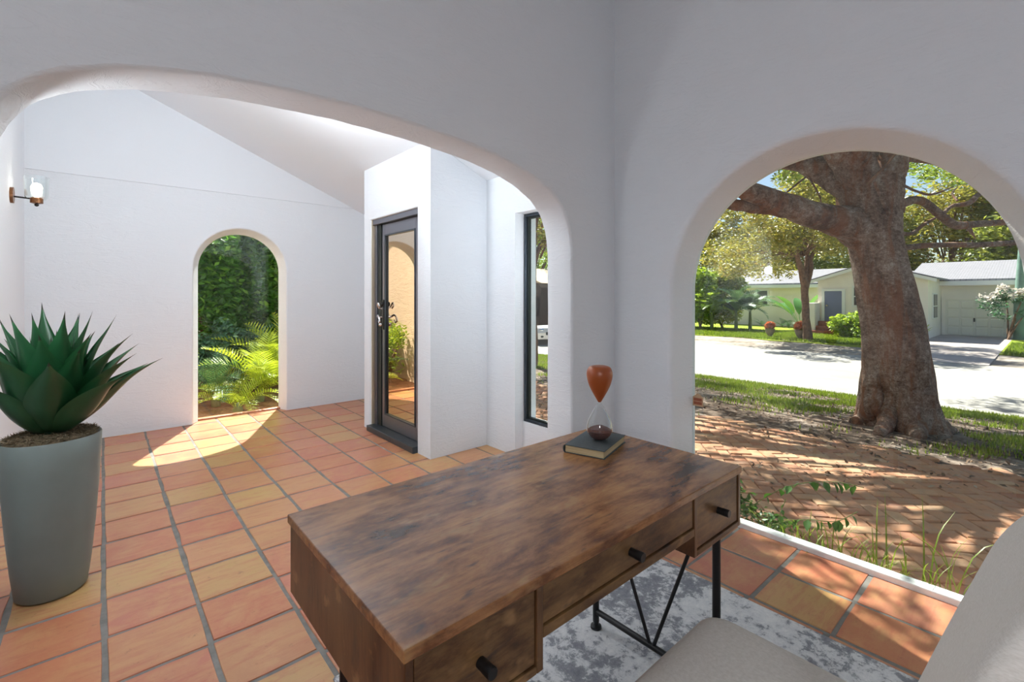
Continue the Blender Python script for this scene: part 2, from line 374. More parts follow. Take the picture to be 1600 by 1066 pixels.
M['leaf_bg'] = leaf_mat('background_tree_leaf', [(0, (0.11, 0.16, 0.03)), (0.5, (0.24, 0.29, 0.05)), (1, (0.42, 0.40, 0.09))], 0.4, (0.45, 0.5, 0.06))
M['leaf_grass'] = leaf_mat('grass_blade', [(0, (0.07, 0.12, 0.012)), (0.5, (0.15, 0.22, 0.018)), (1, (0.30, 0.30, 0.06))], 0.35)
M['frond_yellow'] = leaf_mat('yellow_green_frond', [(0, (0.22, 0.33, 0.015)), (0.6, (0.40, 0.50, 0.025)), (1, (0.58, 0.58, 0.05))], 0.4, (0.6, 0.65, 0.04))
M['frond_dark'] = leaf_mat('dark_green_frond', [(0, (0.035, 0.10, 0.05)), (0.6, (0.08, 0.18, 0.08)), (1, (0.22, 0.34, 0.18))], 0.2, (0.2, 0.35, 0.06))
M['flower_white'] = leaf_mat('pale_blossom', [(0, (0.55, 0.50, 0.46)), (1, (0.80, 0.74, 0.68))], 0.3, (0.8, 0.7, 0.6))
M['flower_orange'] = leaf_mat('orange_blossom', [(0, (0.55, 0.14, 0.06)), (1, (0.80, 0.32, 0.14))], 0.2, (0.9, 0.3, 0.1))
M['banana'] = leaf_mat('paddle_leaf', [(0, (0.05, 0.17, 0.05)), (1, (0.14, 0.32, 0.08))], 0.3, (0.25, 0.45, 0.05))
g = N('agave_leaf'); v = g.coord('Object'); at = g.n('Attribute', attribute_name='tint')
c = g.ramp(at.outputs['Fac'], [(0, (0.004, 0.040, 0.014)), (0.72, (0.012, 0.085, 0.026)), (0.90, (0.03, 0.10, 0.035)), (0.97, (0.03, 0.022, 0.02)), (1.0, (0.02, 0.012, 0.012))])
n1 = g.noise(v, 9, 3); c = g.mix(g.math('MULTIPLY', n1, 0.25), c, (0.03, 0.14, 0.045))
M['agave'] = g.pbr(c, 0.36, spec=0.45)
M['moss'] = flat('dry_brown_moss', (0.20, 0.15, 0.09), 0.95, var=0.5, vscale=60)
M['house_wall'] = flat('cream_painted_block', (0.86, 0.79, 0.72), 0.85, var=0.04, vscale=1.5)
M['house_white'] = flat('white_fascia', (0.80, 0.80, 0.78), 0.7)
g = N('grey_flat_roof_tile'); v = g.world((1, 1, 1)); br = g.n('TexBrick'); mp = g.world((1, 1, 1), (0, 0, PI/2)); g.t.links.new(mp, br.inputs['Vector'])
br.inputs['Scale'].default_value = 2.2; br.inputs['Color1'].default_value = (0.24, 0.235, 0.27, 1); br.inputs['Color2'].default_value = (0.29, 0.28, 0.31, 1); br.inputs['Mortar'].default_value = (0.12, 0.115, 0.13, 1); br.inputs['Mortar Size'].default_value = 0.03
M['roof'] = g.pbr(br.outputs[0], 0.85, normal=g.bump(br.outputs[1], -0.4, 0.03))
M['blue_door'] = flat('slate_blue_door_paint', (0.16, 0.18, 0.30), 0.5)
M['garage'] = flat('cream_garage_door', (0.80, 0.76, 0.68), 0.6)
M['dark_glass'] = flat('dark_house_window_glass', (0.06, 0.07, 0.08), 0.08)
M['redbrick'] = flat('red_brick_step', (0.36, 0.12, 0.07), 0.85, var=0.3, vscale=6)
M['pot'] = flat('weathered_stone_pot', (0.26, 0.20, 0.15), 0.9, var=0.3, vscale=8)
M['stucco_tan'] = plaster('tan_rough_stucco', (0.86, 0.68, 0.57), 0.8, 9.0)
M['tan_house'] = flat('tan_house_paint', (0.55, 0.42, 0.28), 0.85)
M['car_white'] = flat('pearl_white_car_paint', (0.72, 0.68, 0.64), 0.25, 0.1, coat=0.6)
M['car_glass'] = flat('tinted_car_glass', (0.10, 0.16, 0.20), 0.06)
M['rubber'] = flat('black_tyre_rubber', (0.02, 0.02, 0.02), 0.8)
M['alloy'] = flat('silver_alloy', (0.5, 0.5, 0.52), 0.3, 0.9)
M['lantern'] = flat('dark_brown_lantern_metal', (0.035, 0.018, 0.010), 0.5, 0.4)
M['sticker'] = flat('cream_sticker', (0.60, 0.40, 0.24), 0.7)
M['sticker_red'] = flat('rust_red_sticker_print', (0.34, 0.10, 0.05), 0.7)
M['palm_trunk'] = flat('blue_green_palm_trunk', (0.16, 0.27, 0.22), 0.8, var=0.2, vscale=3)

# ------------------------------------------------------------------ foliage helpers
def tinted_mesh(name, verts, faces, tint, smooth=False):
    """verts (n,3) array, faces (m,k) array, tint per vertex"""
    verts = np.asarray(verts, dtype=np.float32); faces = np.asarray(faces, dtype=np.int32); k = faces.shape[1]
    me = bpy.data.meshes.new(name); me.vertices.add(len(verts)); me.vertices.foreach_set('co', verts.ravel())
    me.loops.add(faces.size); me.loops.foreach_set('vertex_index', faces.ravel())
    me.polygons.add(len(faces)); me.polygons.foreach_set('loop_start', np.arange(0, faces.size, k, dtype=np.int32))
    try: me.polygons.foreach_set('loop_total', np.full(len(faces), k, dtype=np.int32))
    except Exception: pass
    if smooth: me.polygons.foreach_set('use_smooth', np.ones(len(faces), dtype=bool))
    a = me.attributes.new('tint', 'FLOAT', 'POINT'); a.data.foreach_set('value', np.asarray(tint, dtype=np.float32))
    me.update(calc_edges=True); me.validate(); return me
def leaf_mesh(name, cen, size, rng, aspect=0.45, up=0.45, tint_lo=0.0, tint_hi=1.0, droop=0.0):
    """one folded two-triangle leaf at each centre"""
    cen = np.asarray(cen); n = len(cen)
    d = rng.normal(size=(n, 3)); d[:, 2] = d[:, 2]*0.5 - droop; d /= np.linalg.norm(d, axis=1)[:, None]
    nn = rng.normal(size=(n, 3)); nn[:, 2] = np.abs(nn[:, 2]) + up
    s = np.cross(d, nn); s /= np.linalg.norm(s, axis=1)[:, None]; nn = np.cross(s, d)
    L = (size*(0.6+0.8*rng.random(n)))[:, None]
    W = L*aspect*0.5
    b = cen - d*L*0.5; t = cen + d*L*0.5; lift = nn*W*0.35
    l = cen + s*W + lift - d*L*0.08; r = cen - s*W + lift - d*L*0.08
    v = np.stack([b, l, t, r], 1).reshape(-1, 3); i = np.arange(n)[:, None]*4
    f = np.concatenate([i + np.array([[0, 1, 2]]), i + np.array([[0, 2, 3]])], 0)
    tint = np.repeat(tint_lo + (tint_hi-tint_lo)*rng.random(n), 4)
    return tinted_mesh(name, v, f, tint)
def clusters(rng, n, centers, radii, flat_=0.75):
    centers = np.asarray(centers); k = rng.integers(0, len(centers), n); r = np.asarray(radii)[k][:, None]
    d = rng.normal(size=(n, 3)); d /= np.linalg.norm(d, axis=1)[:, None]
    p = centers[k] + d*r*(rng.random(n)**0.45)[:, None]*np.array([1, 1, flat_]); return p
def ell_points(rng, n, c, r, shell=0.0):
    d = rng.normal(size=(n, 3)); d /= np.linalg.norm(d, axis=1)[:, None]
    q = (shell + (1-shell)*rng.random(n))**(1/3); return np.array(c) + d*q[:, None]*np.array(r)
def foliage(name, me, m, parent):
    o = link(name, me, m, parent); o['kind'] = 'stuff'; return o

# ================================================================== THE ROOM
XF, YF, TW = 2.563, 1.908, 0.237                  # street wall inner face, arch wall front face, street wall thickness
def notch_wall(name, fn, a0, a1, zt, T, notches, m, extra=None, z0=0.0, smooth=True):
    """fn(a, z, t) -> xyz; every notch = list of (depth, polyline) rows, polylines run from small a to large a"""
    mb = MB()
    def face(t, idx):
        poly = [(a0, z0), (a0, zt), (a1, zt), (a1, z0)]
        for rows in sorted(notches, key=lambda r: -r[0][1][0][0]):
            poly += list(reversed(rows[idx][1]))
        return [fn(a, z, t) for a, z in poly]
    f0 = face(0, 0); f1 = face(T, -1)
    mb.add(f0, [tuple(range(len(f0)))]); mb.add(f1, [tuple(range(len(f1)))])
    mb.add([fn(a0,z0,0),fn(a0,zt,0),fn(a0,zt,T),fn(a0,z0,T)], [(0,1,2,3)])
    mb.add([fn(a1,z0,0),fn(a1,zt,0),fn(a1,zt,T),fn(a1,z0,T)], [(0,1,2,3)])
    mb.add([fn(a0,zt,0),fn(a1,zt,0),fn(a1,zt,T),fn(a0,zt,T)], [(0,1,2,3)])
    for rows in notches:
        n = len(rows[0][1]); vs = []
        for t, pl in rows: vs += [fn(a, z, t) for a, z in pl]
        fs = [(k*n+i, k*n+i+1, (k+1)*n+i+1, (k+1)*n+i) for k in range(len(rows)-1) for i in range(n-1)]
        mb.add(vs, fs)
    if extra: extra(mb)
    o = struct(name, mb, m, smooth, angle=50)
    for p in o.data.polygons:
        if len(p.vertices) > 8: p.use_smooth = False
    return o
def arch_line(c, r, zs, off=0.0, n=40, z0=0.0):
    pts = [(c-r-off, z0)] + [(c-r-off, z0+(zs-z0)*k/4) for k in range(1, 4)]
    pts += [(c-(r+off)*math.cos(PI*k/n), zs+(r+off)*math.sin(PI*k/n)) for k in range(n+1)]
    pts += [(c+r+off, zs-(zs-z0)*k/4) for k in range(1, 4)] + [(c+r+off, z0)]
    return pts
def arch_rows(cf, rf, cg, rg, zs, rho, tg, T, n=40):
    rows = []
    for k in range(7):
        ph = PI/2*k/6; rows.append((rho*(1-math.cos(ph)), arch_line(cf, rf, zs, rho*(1-math.sin(ph)), n)))
    rows.append((tg, arch_line(cg, rg, zs, 0, n))); rows.append((T, arch_line(cg, rg, zs, 0, n)))
    return rows
# street wall: tall arched window and narrow window recess
BIG = (0.77, 0.70, 1.345)
rect = [(2.24, 0.0), (2.24, 2.0), (2.905, 2.0), (2.905, 0.0)]
wall_street = notch_wall('wall_right', lambda a, z, t: (XF+t, a, z), -3.3, 6.0, 3.9, TW,
    [arch_rows(0.745, 0.745, BIG[0], BIG[1], BIG[2], 0.034, 0.165, TW), [(0, rect), (TW, rect)]], M['plaster'],
    extra=lambda mb: mb.box((XF+0.085, 2.24, 0), (XF+TW, 2.905, 0.272)))
# wall with the wide flattened arch
wide = [(-0.262, 0), (-0.262, 0.7), (-0.262, 1.45), (-0.258, 1.62), (-0.245, 1.76), (-0.213, 1.855), (-0.164, 1.925), (-0.085, 1.98), (0.045, 2.029), (0.228, 2.068), (0.423, 2.09),
        (0.651, 2.102), (0.923, 2.104), (1.253, 2.086), (1.48, 2.063), (1.661, 2.030), (1.80, 1.992), (1.904, 1.948), (1.99, 1.90), (2.065, 1.828), (2.11, 1.74), (2.132, 1.64), (2.139, 1.50), (2.14, 1.2), (2.14, 0.6), (2.14, 0)]
WP = bez([(a, z, 0) for a, z in wide], 130)
def wide_off(off, seed, jag):
    out = []
    r_ = random.Random(seed)
    for i, p in enumerate(WP):
        t = (WP[min(i+1, len(WP)-1)] - WP[max(i-1, 0)]).normalized(); nn = Vector((-t.y, t.x, 0))
        j = (math.sin(i*0.9+seed)*0.4 + r_.uniform(-1, 1)*0.6)*jag
        q = p + nn*(off+j); out.append((q.x, max(0.0, q.y)))
    out[0] = (out[0][0], 0.0); out[-1] = (out[-1][0], 0.0)
    return out
wrows = [(0, wide_off(0.014, 1, 0.003)), (0.004, wide_off(0.005, 2, 0.002)), (0.014, wide_off(0, 3, 0.002)), (0.07, wide_off(-0.004, 4, 0.003)), (0.14, wide_off(0.0, 5, 0.003)), (0.2, wide_off(0, 6, 0.002)), (0.21, wide_off(0.008, 7, 0.003))]
notch_wall('wall_front', lambda a, z, t: (a, YF+t, z), -2.75, XF+0.02, 3.9, 0.21, [wrows], M['plaster'])
# far wall of the foyer with the small arch, and the gable panel above its ledge
SMALL = (1.159, 0.403, 1.597)
notch_wall('wall_back', lambda a, z, t: (a, 5.78+t, z), -0.75, XF+0.02, 2.41, 0.2, [arch_rows(1.1475, 0.445, SMALL[0], SMALL[1], SMALL[2], 0.018, 0.11, 0.2, 28)], M['plaster'])
struct('wall_back_gable', MB().box((-0.75, 5.768, 2.41), (XF+0.02, 5.98, 4.1)), M['plaster_fine'])
struct('wall_foyer_left', MB().box((-0.70, YF+0.21, 0), (-0.504, 5.78, 4.1)), M['plaster_fine'])
struct('wall_left', MB().box((-2.95, -3.3, 0), (-2.75, YF+0.21, 3.9)), M['plaster'])
struct('wall_rear', MB().box((-2.95, -3.5, 0), (XF+TW, -3.3, 3.9)), M['plaster'])
struct('ceiling', MB().box((-2.95, -3.5, 3.6), (XF+TW, YF+0.1, 3.75)), M['ceiling'])
zc = lambda x: 3.253-0.416*(x-0.363)
mb = MB(); a_, b_ = -0.75, XF+TW
mb.add([(a_,YF+0.1,zc(a_)),(b_,YF+0.1,zc(b_)),(b_,6.0,zc(b_)),(a_,6.0,zc(a_)),(a_,YF+0.1,zc(a_)+0.15),(b_,YF+0.1,zc(b_)+0.15),(b_,6.0,zc(b_)+0.15),(a_,6.0,zc(a_)+0.15)],
       [(0,1,2,3),(4,5,6,7),(0,1,5,4),(1,2,6,5),(2,3,7,6),(3,0,4,7)])
struct('ceiling_foyer', mb, M['ceiling'])
# entry block with the door opening
BX, BY0, BY1 = 1.99, 3.285, 4.55
DY0, DY1, DZ = 3.494, 4.408, 2.062
dn = [(DY0, 0), (DY0, DZ), (DY1, DZ), (DY1, 0)]
def blk(mb):
    mb.box((BX+0.14, BY0, 0), (XF+0.01, BY0+0.13, zc(BX+0.3)+0.15)); mb.box((BX+0.14, BY1-0.13, 0), (XF+0.01, BY1, zc(BX+0.3)+0.15))
def sharp(rho=0.008): 
    return [(DY0-rho, 0), (DY0-rho, DZ+rho), (DY1+rho, DZ+rho), (DY1+rho, 0)]
notch_wall('wall_entry', lambda a, z, t: (BX+t, a, z), BY0, BY1, 2.62, 0.14, [[(0, sharp()), (0.008, dn), (0.14, dn)]], M['plaster'], extra=blk)

# floor: grout slab with every clay tile in view as a piece of its own
floor = struct('floor', MB().box((-2.95, -3.5, -0.30), (2.742, 5.965, -0.0035)), M['grout'], label='terracotta tiled floor with wide grey grout lines')
P_ = 0.305
def tile_mesh(seed):
    r_ = random.Random(seed); hx, hy = (P_-0.017)/2, (P_-0.016)/2; j = lambda: r_.uniform(-0.0035, 0.0035)
    base = [(-hx, -hy), (0, -hy), (hx, -hy), (hx, 0), (hx, hy), (0, hy), (-hx, hy), (-hx, 0)]
    base = [(a+j(), b+j()) for a, b in base]
    mb = MB(); n = len(base)
    vs = [(a, b, -0.012) for a, b in base] + [(a, b, -0.004) for a, b in base] + [(a*0.985, b*0.985, 0.0) for a, b in base]
    fs = [(k, (k+1) % n, (k+1) % n+n, k+n) for k in range(n)] + [(k+n, (k+1) % n+n, (k+1) % n+2*n, k+2*n) for k in range(n)] + [tuple(range(2*n, 3*n))]
    me = mb.add(vs, fs).mesh('tile'); me.materials.append(M['tile']); return me
TM = [tile_mesh(k) for k in range(8)]
rest = MB(); nt_ = 0
for i in range(-9, 9):
    for j in range(-13, 18):
        cx = 0.005+P_*(i+0.5); cy = 0.565+P_*(j+0.5)+ (0.012*math.sin(i*2.3)); sy = 1.0
        if j == 17: sy = 0.68; cy = 5.75+0.105
        if cx < -0.7 and cy > YF+0.2: continue
        q = proj((cx, cy, 0)); 
        vis = q and -70 < q[0] < 1680 and q[1] < 1200
        me = TM[rnd.randrange(8)]
        if vis:
            o = link('tile', me, None, floor, (cx, cy, rnd.uniform(-0.0012, 0.0012)), (0, 0, rnd.choice((0, PI))), (1, sy, 1)); nt_ += 1
        else:
            rest.add([(v.co.x+cx, v.co.y+cy, v.co.z) for v in me.vertices], [tuple(p.vertices) for p in me.polygons])
rest.build('distant_tiles', M['tile'], floor, kind='stuff')

# tall arched window: pane, sill, corner sticker
def pane_mesh(c, r, zs, z0, X, axis, m, t=0.006, n=36):
    poly = [(c-r, z0)] + [(c-r*math.cos(PI*k/n), zs+r*math.sin(PI*k/n)) for k in range(n+1)] + [(c+r, z0)]
    fn = (lambda a, b, t_: (t_, a, b)) if axis == 'X' else (lambda a, b, t_: (a, t_, b))
    return MB().prism(poly, fn, X, X+t)
win1 = bpy.data.objects.new('window_1', None); C.objects.link(win1); win1.location = (XF+0.19, BIG[0], 0); prop(win1, 'large round-headed fixed window glazed down to a white sill', None, None, 'structure')
pane_mesh(BIG[0], BIG[1], BIG[2], 0.03, XF+0.205, 'X', None).build('pane', M['pane'], win1, world=True)
MB().bbox((2.737, BIG[0]-BIG[1], -0.02), (2.80, BIG[0]+BIG[1], 0.028), 0.006).build('sill', M['white_paint'], win1, world=True)
st = thing('sticker', (XF+0.198, 1.43, 0.64), 'small cream and rust house-shaped sticker on arched window edge', 'sticker')
MB().prism([(-0.033, 0), (0.033, 0), (0.033, 0.055), (0.0, 0.08), (-0.033, 0.055)], lambda a, b, t: (t, a, b), -0.002, 0.002).build('backing', M['sticker'], st)
for zz in (0.010, 0.032): MB().box((-0.004, -0.026, zz), (-0.0022, 0.026, zz+0.018)).build('printed_block', M['sticker_red'], st)
# small arched window at the back
win2 = bpy.data.objects.new('window_2', None); C.objects.link(win2); win2.location = (SMALL[0], 5.92, 0); prop(win2, 'narrow round-headed window onto ferns and hedge', None, None, 'structure')
pane_mesh(SMALL[0], SMALL[1], SMALL[2], 0.02, 5.93, 'Y', None).build('pane', M['pane'], win2, world=True)
MB().bbox((SMALL[0]-SMALL[1], 5.90, -0.01), (SMALL[0]+SMALL[1], 5.965, 0.02), 0.004).build('sill', M['tile'], win2, world=True)
# narrow window beside the arch
win3 = bpy.data.objects.new('window_3', None); C.objects.link(win3); win3.location = (XF+0.11, 2.57, 0.28); prop(win3, 'tall narrow window with dark metal frame in white recess', None, None, 'structure')
y0, y1, z0, z1, x0, x1 = 2.24, 2.895, 0.272, 1.995, XF+0.09, XF+0.15
def frame_bars(y0, y1, z0, z1, x0, x1, wv, wh): return [((x0, y0, z0), (x1, y0+wv, z1)), ((x0, y1-wv, z0), (x1, y1, z1)), ((x0, y0+wv, z0), (x1, y1-wv, z0+wh)), ((x0, y0+wv, z1-wh), (x1, y1-wv, z1))]
for a, b in frame_bars(y0, y1, z0, z1, x0, x1, 0.022, 0.022): MB().bbox(a, b, 0.003).build('frame_bar', M['dark_frame'], win3, world=True)
for a, b in frame_bars(y0+0.022, y1-0.022, z0+0.022, z1-0.022, x0+0.02, x1-0.01, 0.014, 0.014): MB().bbox(a, b, 0.002).build('sash_bar', M['seal'], win3, world=True)
MB().box((x0+0.03, y0+0.03, z0+0.03), (x0+0.036, y1-0.03, z1-0.03)).build('pane', M['pane'], win3, world=True)

# glass entry door
door = bpy.data.objects.new('door_1', None); C.objects.link(door); door.location = (BX+0.08, (DY0+DY1)/2, 0); prop(door, 'dark metal framed glass door with bronze reflective pane', None, None, 'structure')
dfx = BX+0.045
def dbar(nm, a, b, m, bev=0.003, par=None): return MB().bbox(a, b, bev).build(nm, m, par or door, world=True)
dbar('brass_strip', (BX+0.010, DY1-0.012, 0.0), (BX+0.040, DY1, DZ), M['gold_strip'])
dbar('jamb', (BX+0.040, DY1-0.05, 0.0), (BX+0.13, DY1, DZ), M['door_frame']); dbar('jamb', (BX+0.040, DY0, 0.0), (BX+0.13, DY0+0.05, DZ), M['door_frame'])
dbar('head', (BX+0.020, DY0, DZ-0.05), (BX+0.13, DY1, DZ), M['door_frame'])
dbar('threshold', (BX-0.045, DY0-0.004, 0.0), (BX+0.135, DY1-0.005, 0.055), M['dark_frame'], 0.006)
dbar('seal', (BX+0.052, DY1-0.125, 0.05), (BX+0.085, DY1-0.05, DZ-0.05), M['seal'])
lx0, lx1, ly0, ly1, lz0, lz1 = BX+0.062, BX+0.105, DY0+0.05, DY1-0.13, 0.058, DZ-0.055
leaf = dbar('hinge_stile', (lx0, ly0, lz0), (lx1, ly0+0.09, lz1), M['door_frame'])
dbar('lock_stile', (lx0, ly1-0.055, lz0), (lx1, ly1, lz1), M['door_frame'])
dbar('bottom_rail', (lx0, ly0+0.09, lz0), (lx1, ly1-0.055, lz0+0.115), M['door_frame'])
dbar('top_rail', (lx0, ly0+0.09, lz1-0.10), (lx1, ly1-0.055, lz1), M['door_frame'])
gz0, gz1, gy0, gy1 = lz0+0.115, lz1-0.10, ly0+0.09, ly1-0.055
for a, b in frame_bars(gy0, gy1, gz0, gz1, lx0-0.006, lx0+0.012, 0.014, 0.014): dbar('glazing_bead', a, b, M['dark_frame'], 0.002)
MB().box((lx0+0.014, gy0, gz0), (lx0+0.02, gy1, gz1)).build('pane', M['door_glass'], door, world=True)
hx, hy, hz = lx0, ly1-0.028, 1.16
hp = MB().bbox((hx-0.010, hy-0.022, hz-0.17), (hx, hy+0.022, hz+0.12), 0.004).build('handle_plate', M['black_metal'], door, world=True)
MB().sphere((hx-0.022, hy, hz+0.075), 0.026, 14, 8, (0.6, 1, 1)).build('lock_rosette', M['black_metal'], hp, True, 60, True)
lev = [(hx-0.012, hy, hz-0.05), (hx-0.055, hy, hz-0.045), (hx-0.07, hy-0.03, hz-0.03), (hx-0.075, hy-0.065, hz-0.055), (hx-0.075, hy-0.075, hz-0.09), (hx-0.07, hy-0.05, hz-0.10), (hx-0.068, hy-0.04, hz-0.075)]
MB().tube(bez(lev, 26), interp([0.011, 0.011, 0.010, 0.010, 0.008, 0.007, 0.008], 26), 8).build('scroll_lever', M['chrome'], hp, True, 60, True)
lev2 = [(hx-0.012, hy, hz+0.03), (hx-0.05, hy+0.01, hz+0.05), (hx-0.062, hy-0.015, hz+0.09), (hx-0.06, hy-0.035, hz+0.06), (hx-0.05, hy-0.02, hz+0.035)]
MB().tube(bez(lev2, 20), 0.008, 8).build('scroll_curl', M['chrome'], hp, True, 60, True)
MB().sphere((hx-0.03, hy, hz-0.12), 0.02, 12, 8).build('key_knob', M['chrome'], hp, True, 60, True)

# lamps added out of view to brighten the two rooms
def glow(name, e):
    g = N(name); em = g.n('Emission', i_Color=COOL); em.inputs[1].default_value = e; g.t.links.new(em.outputs[0], g.out.inputs[0]); return g.m
def pendant(loc, ceil_z, e, r, label):  # builds an added fill globe hung on a rod
    t = thing('added_pendant_lamp', loc, label, 'lamp'); h = ceil_z-loc[2]
    MB().sphere((0, 0, 0), r, 28, 18).build('fill_globe', glow('fill_globe_'+str(int(e)), e), t, True, 80)
    MB().lathe([(0.05, r*0.9), (0.05, r+0.05), (0.02, r+0.06)], 18).build('cap', M['black_metal'], t, True)
    MB().tube([(0, 0, r+0.05), (0, 0, h-0.02)], 0.006, 8).build('rod', M['black_metal'], t, True)
    MB().lathe([(0.07, h-0.03), (0.07, h)], 18).build('canopy', M['black_metal'], t, True)
fl = thing('added_floor_lamp', (-0.9, -0.9, 0.0), 'added floor lamp with large white globe, unseen behind the camera', 'lamp')  # invented light source, brightens the near room and the arch soffits
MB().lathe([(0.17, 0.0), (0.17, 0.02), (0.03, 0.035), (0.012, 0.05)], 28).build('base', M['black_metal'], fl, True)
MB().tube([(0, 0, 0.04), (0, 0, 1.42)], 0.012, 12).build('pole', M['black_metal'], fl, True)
MB().sphere((0, 0, 1.60), 0.20, 28, 18).build('fill_globe', glow('fill_floor_globe', ROOM_FILL), fl, True, 80)
for sx_, se in ((2.43, SCONCE_FILL*0.5), (-0.40, SCONCE_FILL)):  # sconces added behind the piers to light the arch underside
    t_ = thing('added_globe_sconce', (sx_, YF+0.21, 1.62), 'added globe sconce hidden behind the %s pier of the wide arch' % ('right' if sx_ > 0 else 'left'), 'lamp', 'added globe sconces on the back of the arch wall')
    MB().tube([(0, 0, 0), (0, 0.015, 0)], 0.045, 20).build('back_plate', M['bronze'], t_, True)
    MB().tube([(0, 0.01, 0), (0, 0.05, 0)], 0.008, 10).build('arm', M['bronze'], t_, True)
    MB().sphere((0, 0.085, 0), 0.045, 20, 14).build('fill_globe', glow('fill_sconce_globe', se), t_, True, 80)
pendant((0.95, 3.4, 2.76), zc(0.95), FOYER_FILL, 0.12, 'added white globe pendant, unseen, under the sloping foyer ceiling')  # added above the arch line to brighten foyer walls and ceiling

# wall sconce
sp = Vector((-0.504, 4.962, 2.05)); sc = thing('wall_sconce', sp, 'lit bronze wall sconce with clear glass shade on left wall', 'lamp')
def disc_x(x0, x1, r, z=0, y=0, n=24): return MB().tube([(x0, y, z), (x1, y, z)], r, n)
disc_x(0.0, 0.018, 0.058).build('back_plate', M['bronze'], sc, True)
MB().tube([(0.015, 0, -0.008), (0.10, 0, -0.012)], 0.006, 8).build('arm', M['black_metal'], sc, True)
MB().lathe([(0.018, -0.035), (0.036, -0.030), (0.036, 0.004), (0.030, 0.010)], 20, (0.135, 0, -0.012)).build('socket', M['bronze'], sc, True)
MB().sphere((0.135, 0, -0.055), 0.013, 10, 6).build('finial', M['black_metal'], sc, True)
MB().lathe([(0.052, 0.0), (0.066, 0.012), (0.072, 0.165), (0.070, 0.165), (0.064, 0.014), (0.052, 0.004)], 28, (0.135, 0, -0.012), cap=False).build('glass_shade', M['clear'], sc, True)
MB().lathe([(0.012, 0.0), (0.014, 0.03), (0.030, 0.055), (0.033, 0.075), (0.022, 0.10), (0.0, 0.108)], 18, (0.135, 0, 0.0)).build('bulb', M['bulb'], sc, True)

# ================================================================== FURNITURE
# desk
DX0, DX1, DYF, DYB, DT, DB = 0.36, 1.58, 0.672, 1.283, 0.76, 0.567
desk = thing('writing_desk', ((DX0+DX1)/2, (DYF+DYB)/2, 0), 'rustic brown wooden desk with three drawers and black metal legs', 'desk')
def dpart(nm, a, b, m, bev=0.002, par=None): return MB().bbox(a, b, bev).build(nm, m, par or desk, world=True)
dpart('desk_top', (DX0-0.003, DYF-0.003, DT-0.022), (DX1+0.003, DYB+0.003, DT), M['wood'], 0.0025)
XA, XB = 0.657, 1.29; pt = 0.016
for nm, xx in (('side_panel', (DX0, DX0+pt)), ('divider_panel', (XA-0.006, XA+pt-0.004)), ('divider_panel', (XB-pt+0.004, XB+0.004)), ('side_panel', (DX1-pt, DX1))):
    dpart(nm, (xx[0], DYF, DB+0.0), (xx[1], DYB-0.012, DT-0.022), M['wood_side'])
dpart('back_panel', (DX0+pt, DYB-0.018, 0.60), (DX1-pt, DYB-0.002, DT-0.022), M['wood_front'])
for a, b in ((DX0+pt, XA-0.006), (XB+0.004, DX1-pt)): dpart('bottom_panel', (a, DYF, DB), (b, DYB-0.018, DB+0.016), M['wood_front'])
dpart('bottom_rail', (XA+pt-0.004, DYF, 0.630), (XB-pt+0.004, DYB-0.018, 0.652), M['wood_front'])
def drawer(x0, x1, z0, z1):
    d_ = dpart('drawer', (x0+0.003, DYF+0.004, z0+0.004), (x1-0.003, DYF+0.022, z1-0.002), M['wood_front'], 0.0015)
    dpart('drawer_box', (x0+0.012, DYF+0.022, z0+0.012), (x1-0.012, DYB-0.06, z1-0.02), M['wood_front'], 0.001, d_)
    c = ((x0+x1)/2, (z0+z1)/2)
    MB().tube([(c[0], DYF+0.004, c[1]), (c[0], DYF-0.010, c[1]), (c[0], DYF-0.012, c[1]), (c[0], DYF-0.030, c[1]), (c[0], DYF-0.032, c[1])], [0.0105, 0.0105, 0.0110, 0.0115, 0.0105], 20).build('knob', M['black_metal'], d_, True, 40, True)
drawer(DX0+pt, XA-0.006, DB+0.016, DT-0.024); drawer(XA+pt-0.004, XB-pt+0.004, 0.652, DT-0.024); drawer(XB+0.004, DX1-pt, DB+0.016, DT-0.024)
for lx in (DX0+0.105, DX1-0.110):
    for ly, oy in ((DYF+0.028, -0.0), (DYB-0.10, 0.0)):
        lg = MB().tube([(lx, ly, DB), (lx, ly+oy, 0.035)], 0.0125, 16).build('leg', M['black_metal'], desk, True, 40, True)
        MB().lathe([(0.009, 0.04), (0.009, 0.022), (0.021, 0.018), (0.022, 0.010)], 20, (lx, ly, 0)).build('levelling_foot', M['black_metal'], lg, True, 40, True)
    MB().tube([(lx, DYF+0.028, 0.075), (lx, DYB-0.10, 0.075)], 0.011, 14).build('foot_bar', M['black_metal'], desk, True, 40, True)
    ym = DYF+0.262
    for yt in (DYF+0.085, DYB-0.125): MB().tube([(lx, ym+(0.008 if yt > ym else -0.008), 0.08), (lx, yt, DB+0.002 if yt < ym else 0.63)], 0.0065, 12).build('brace', M['black_metal'], desk, True, 40, True)

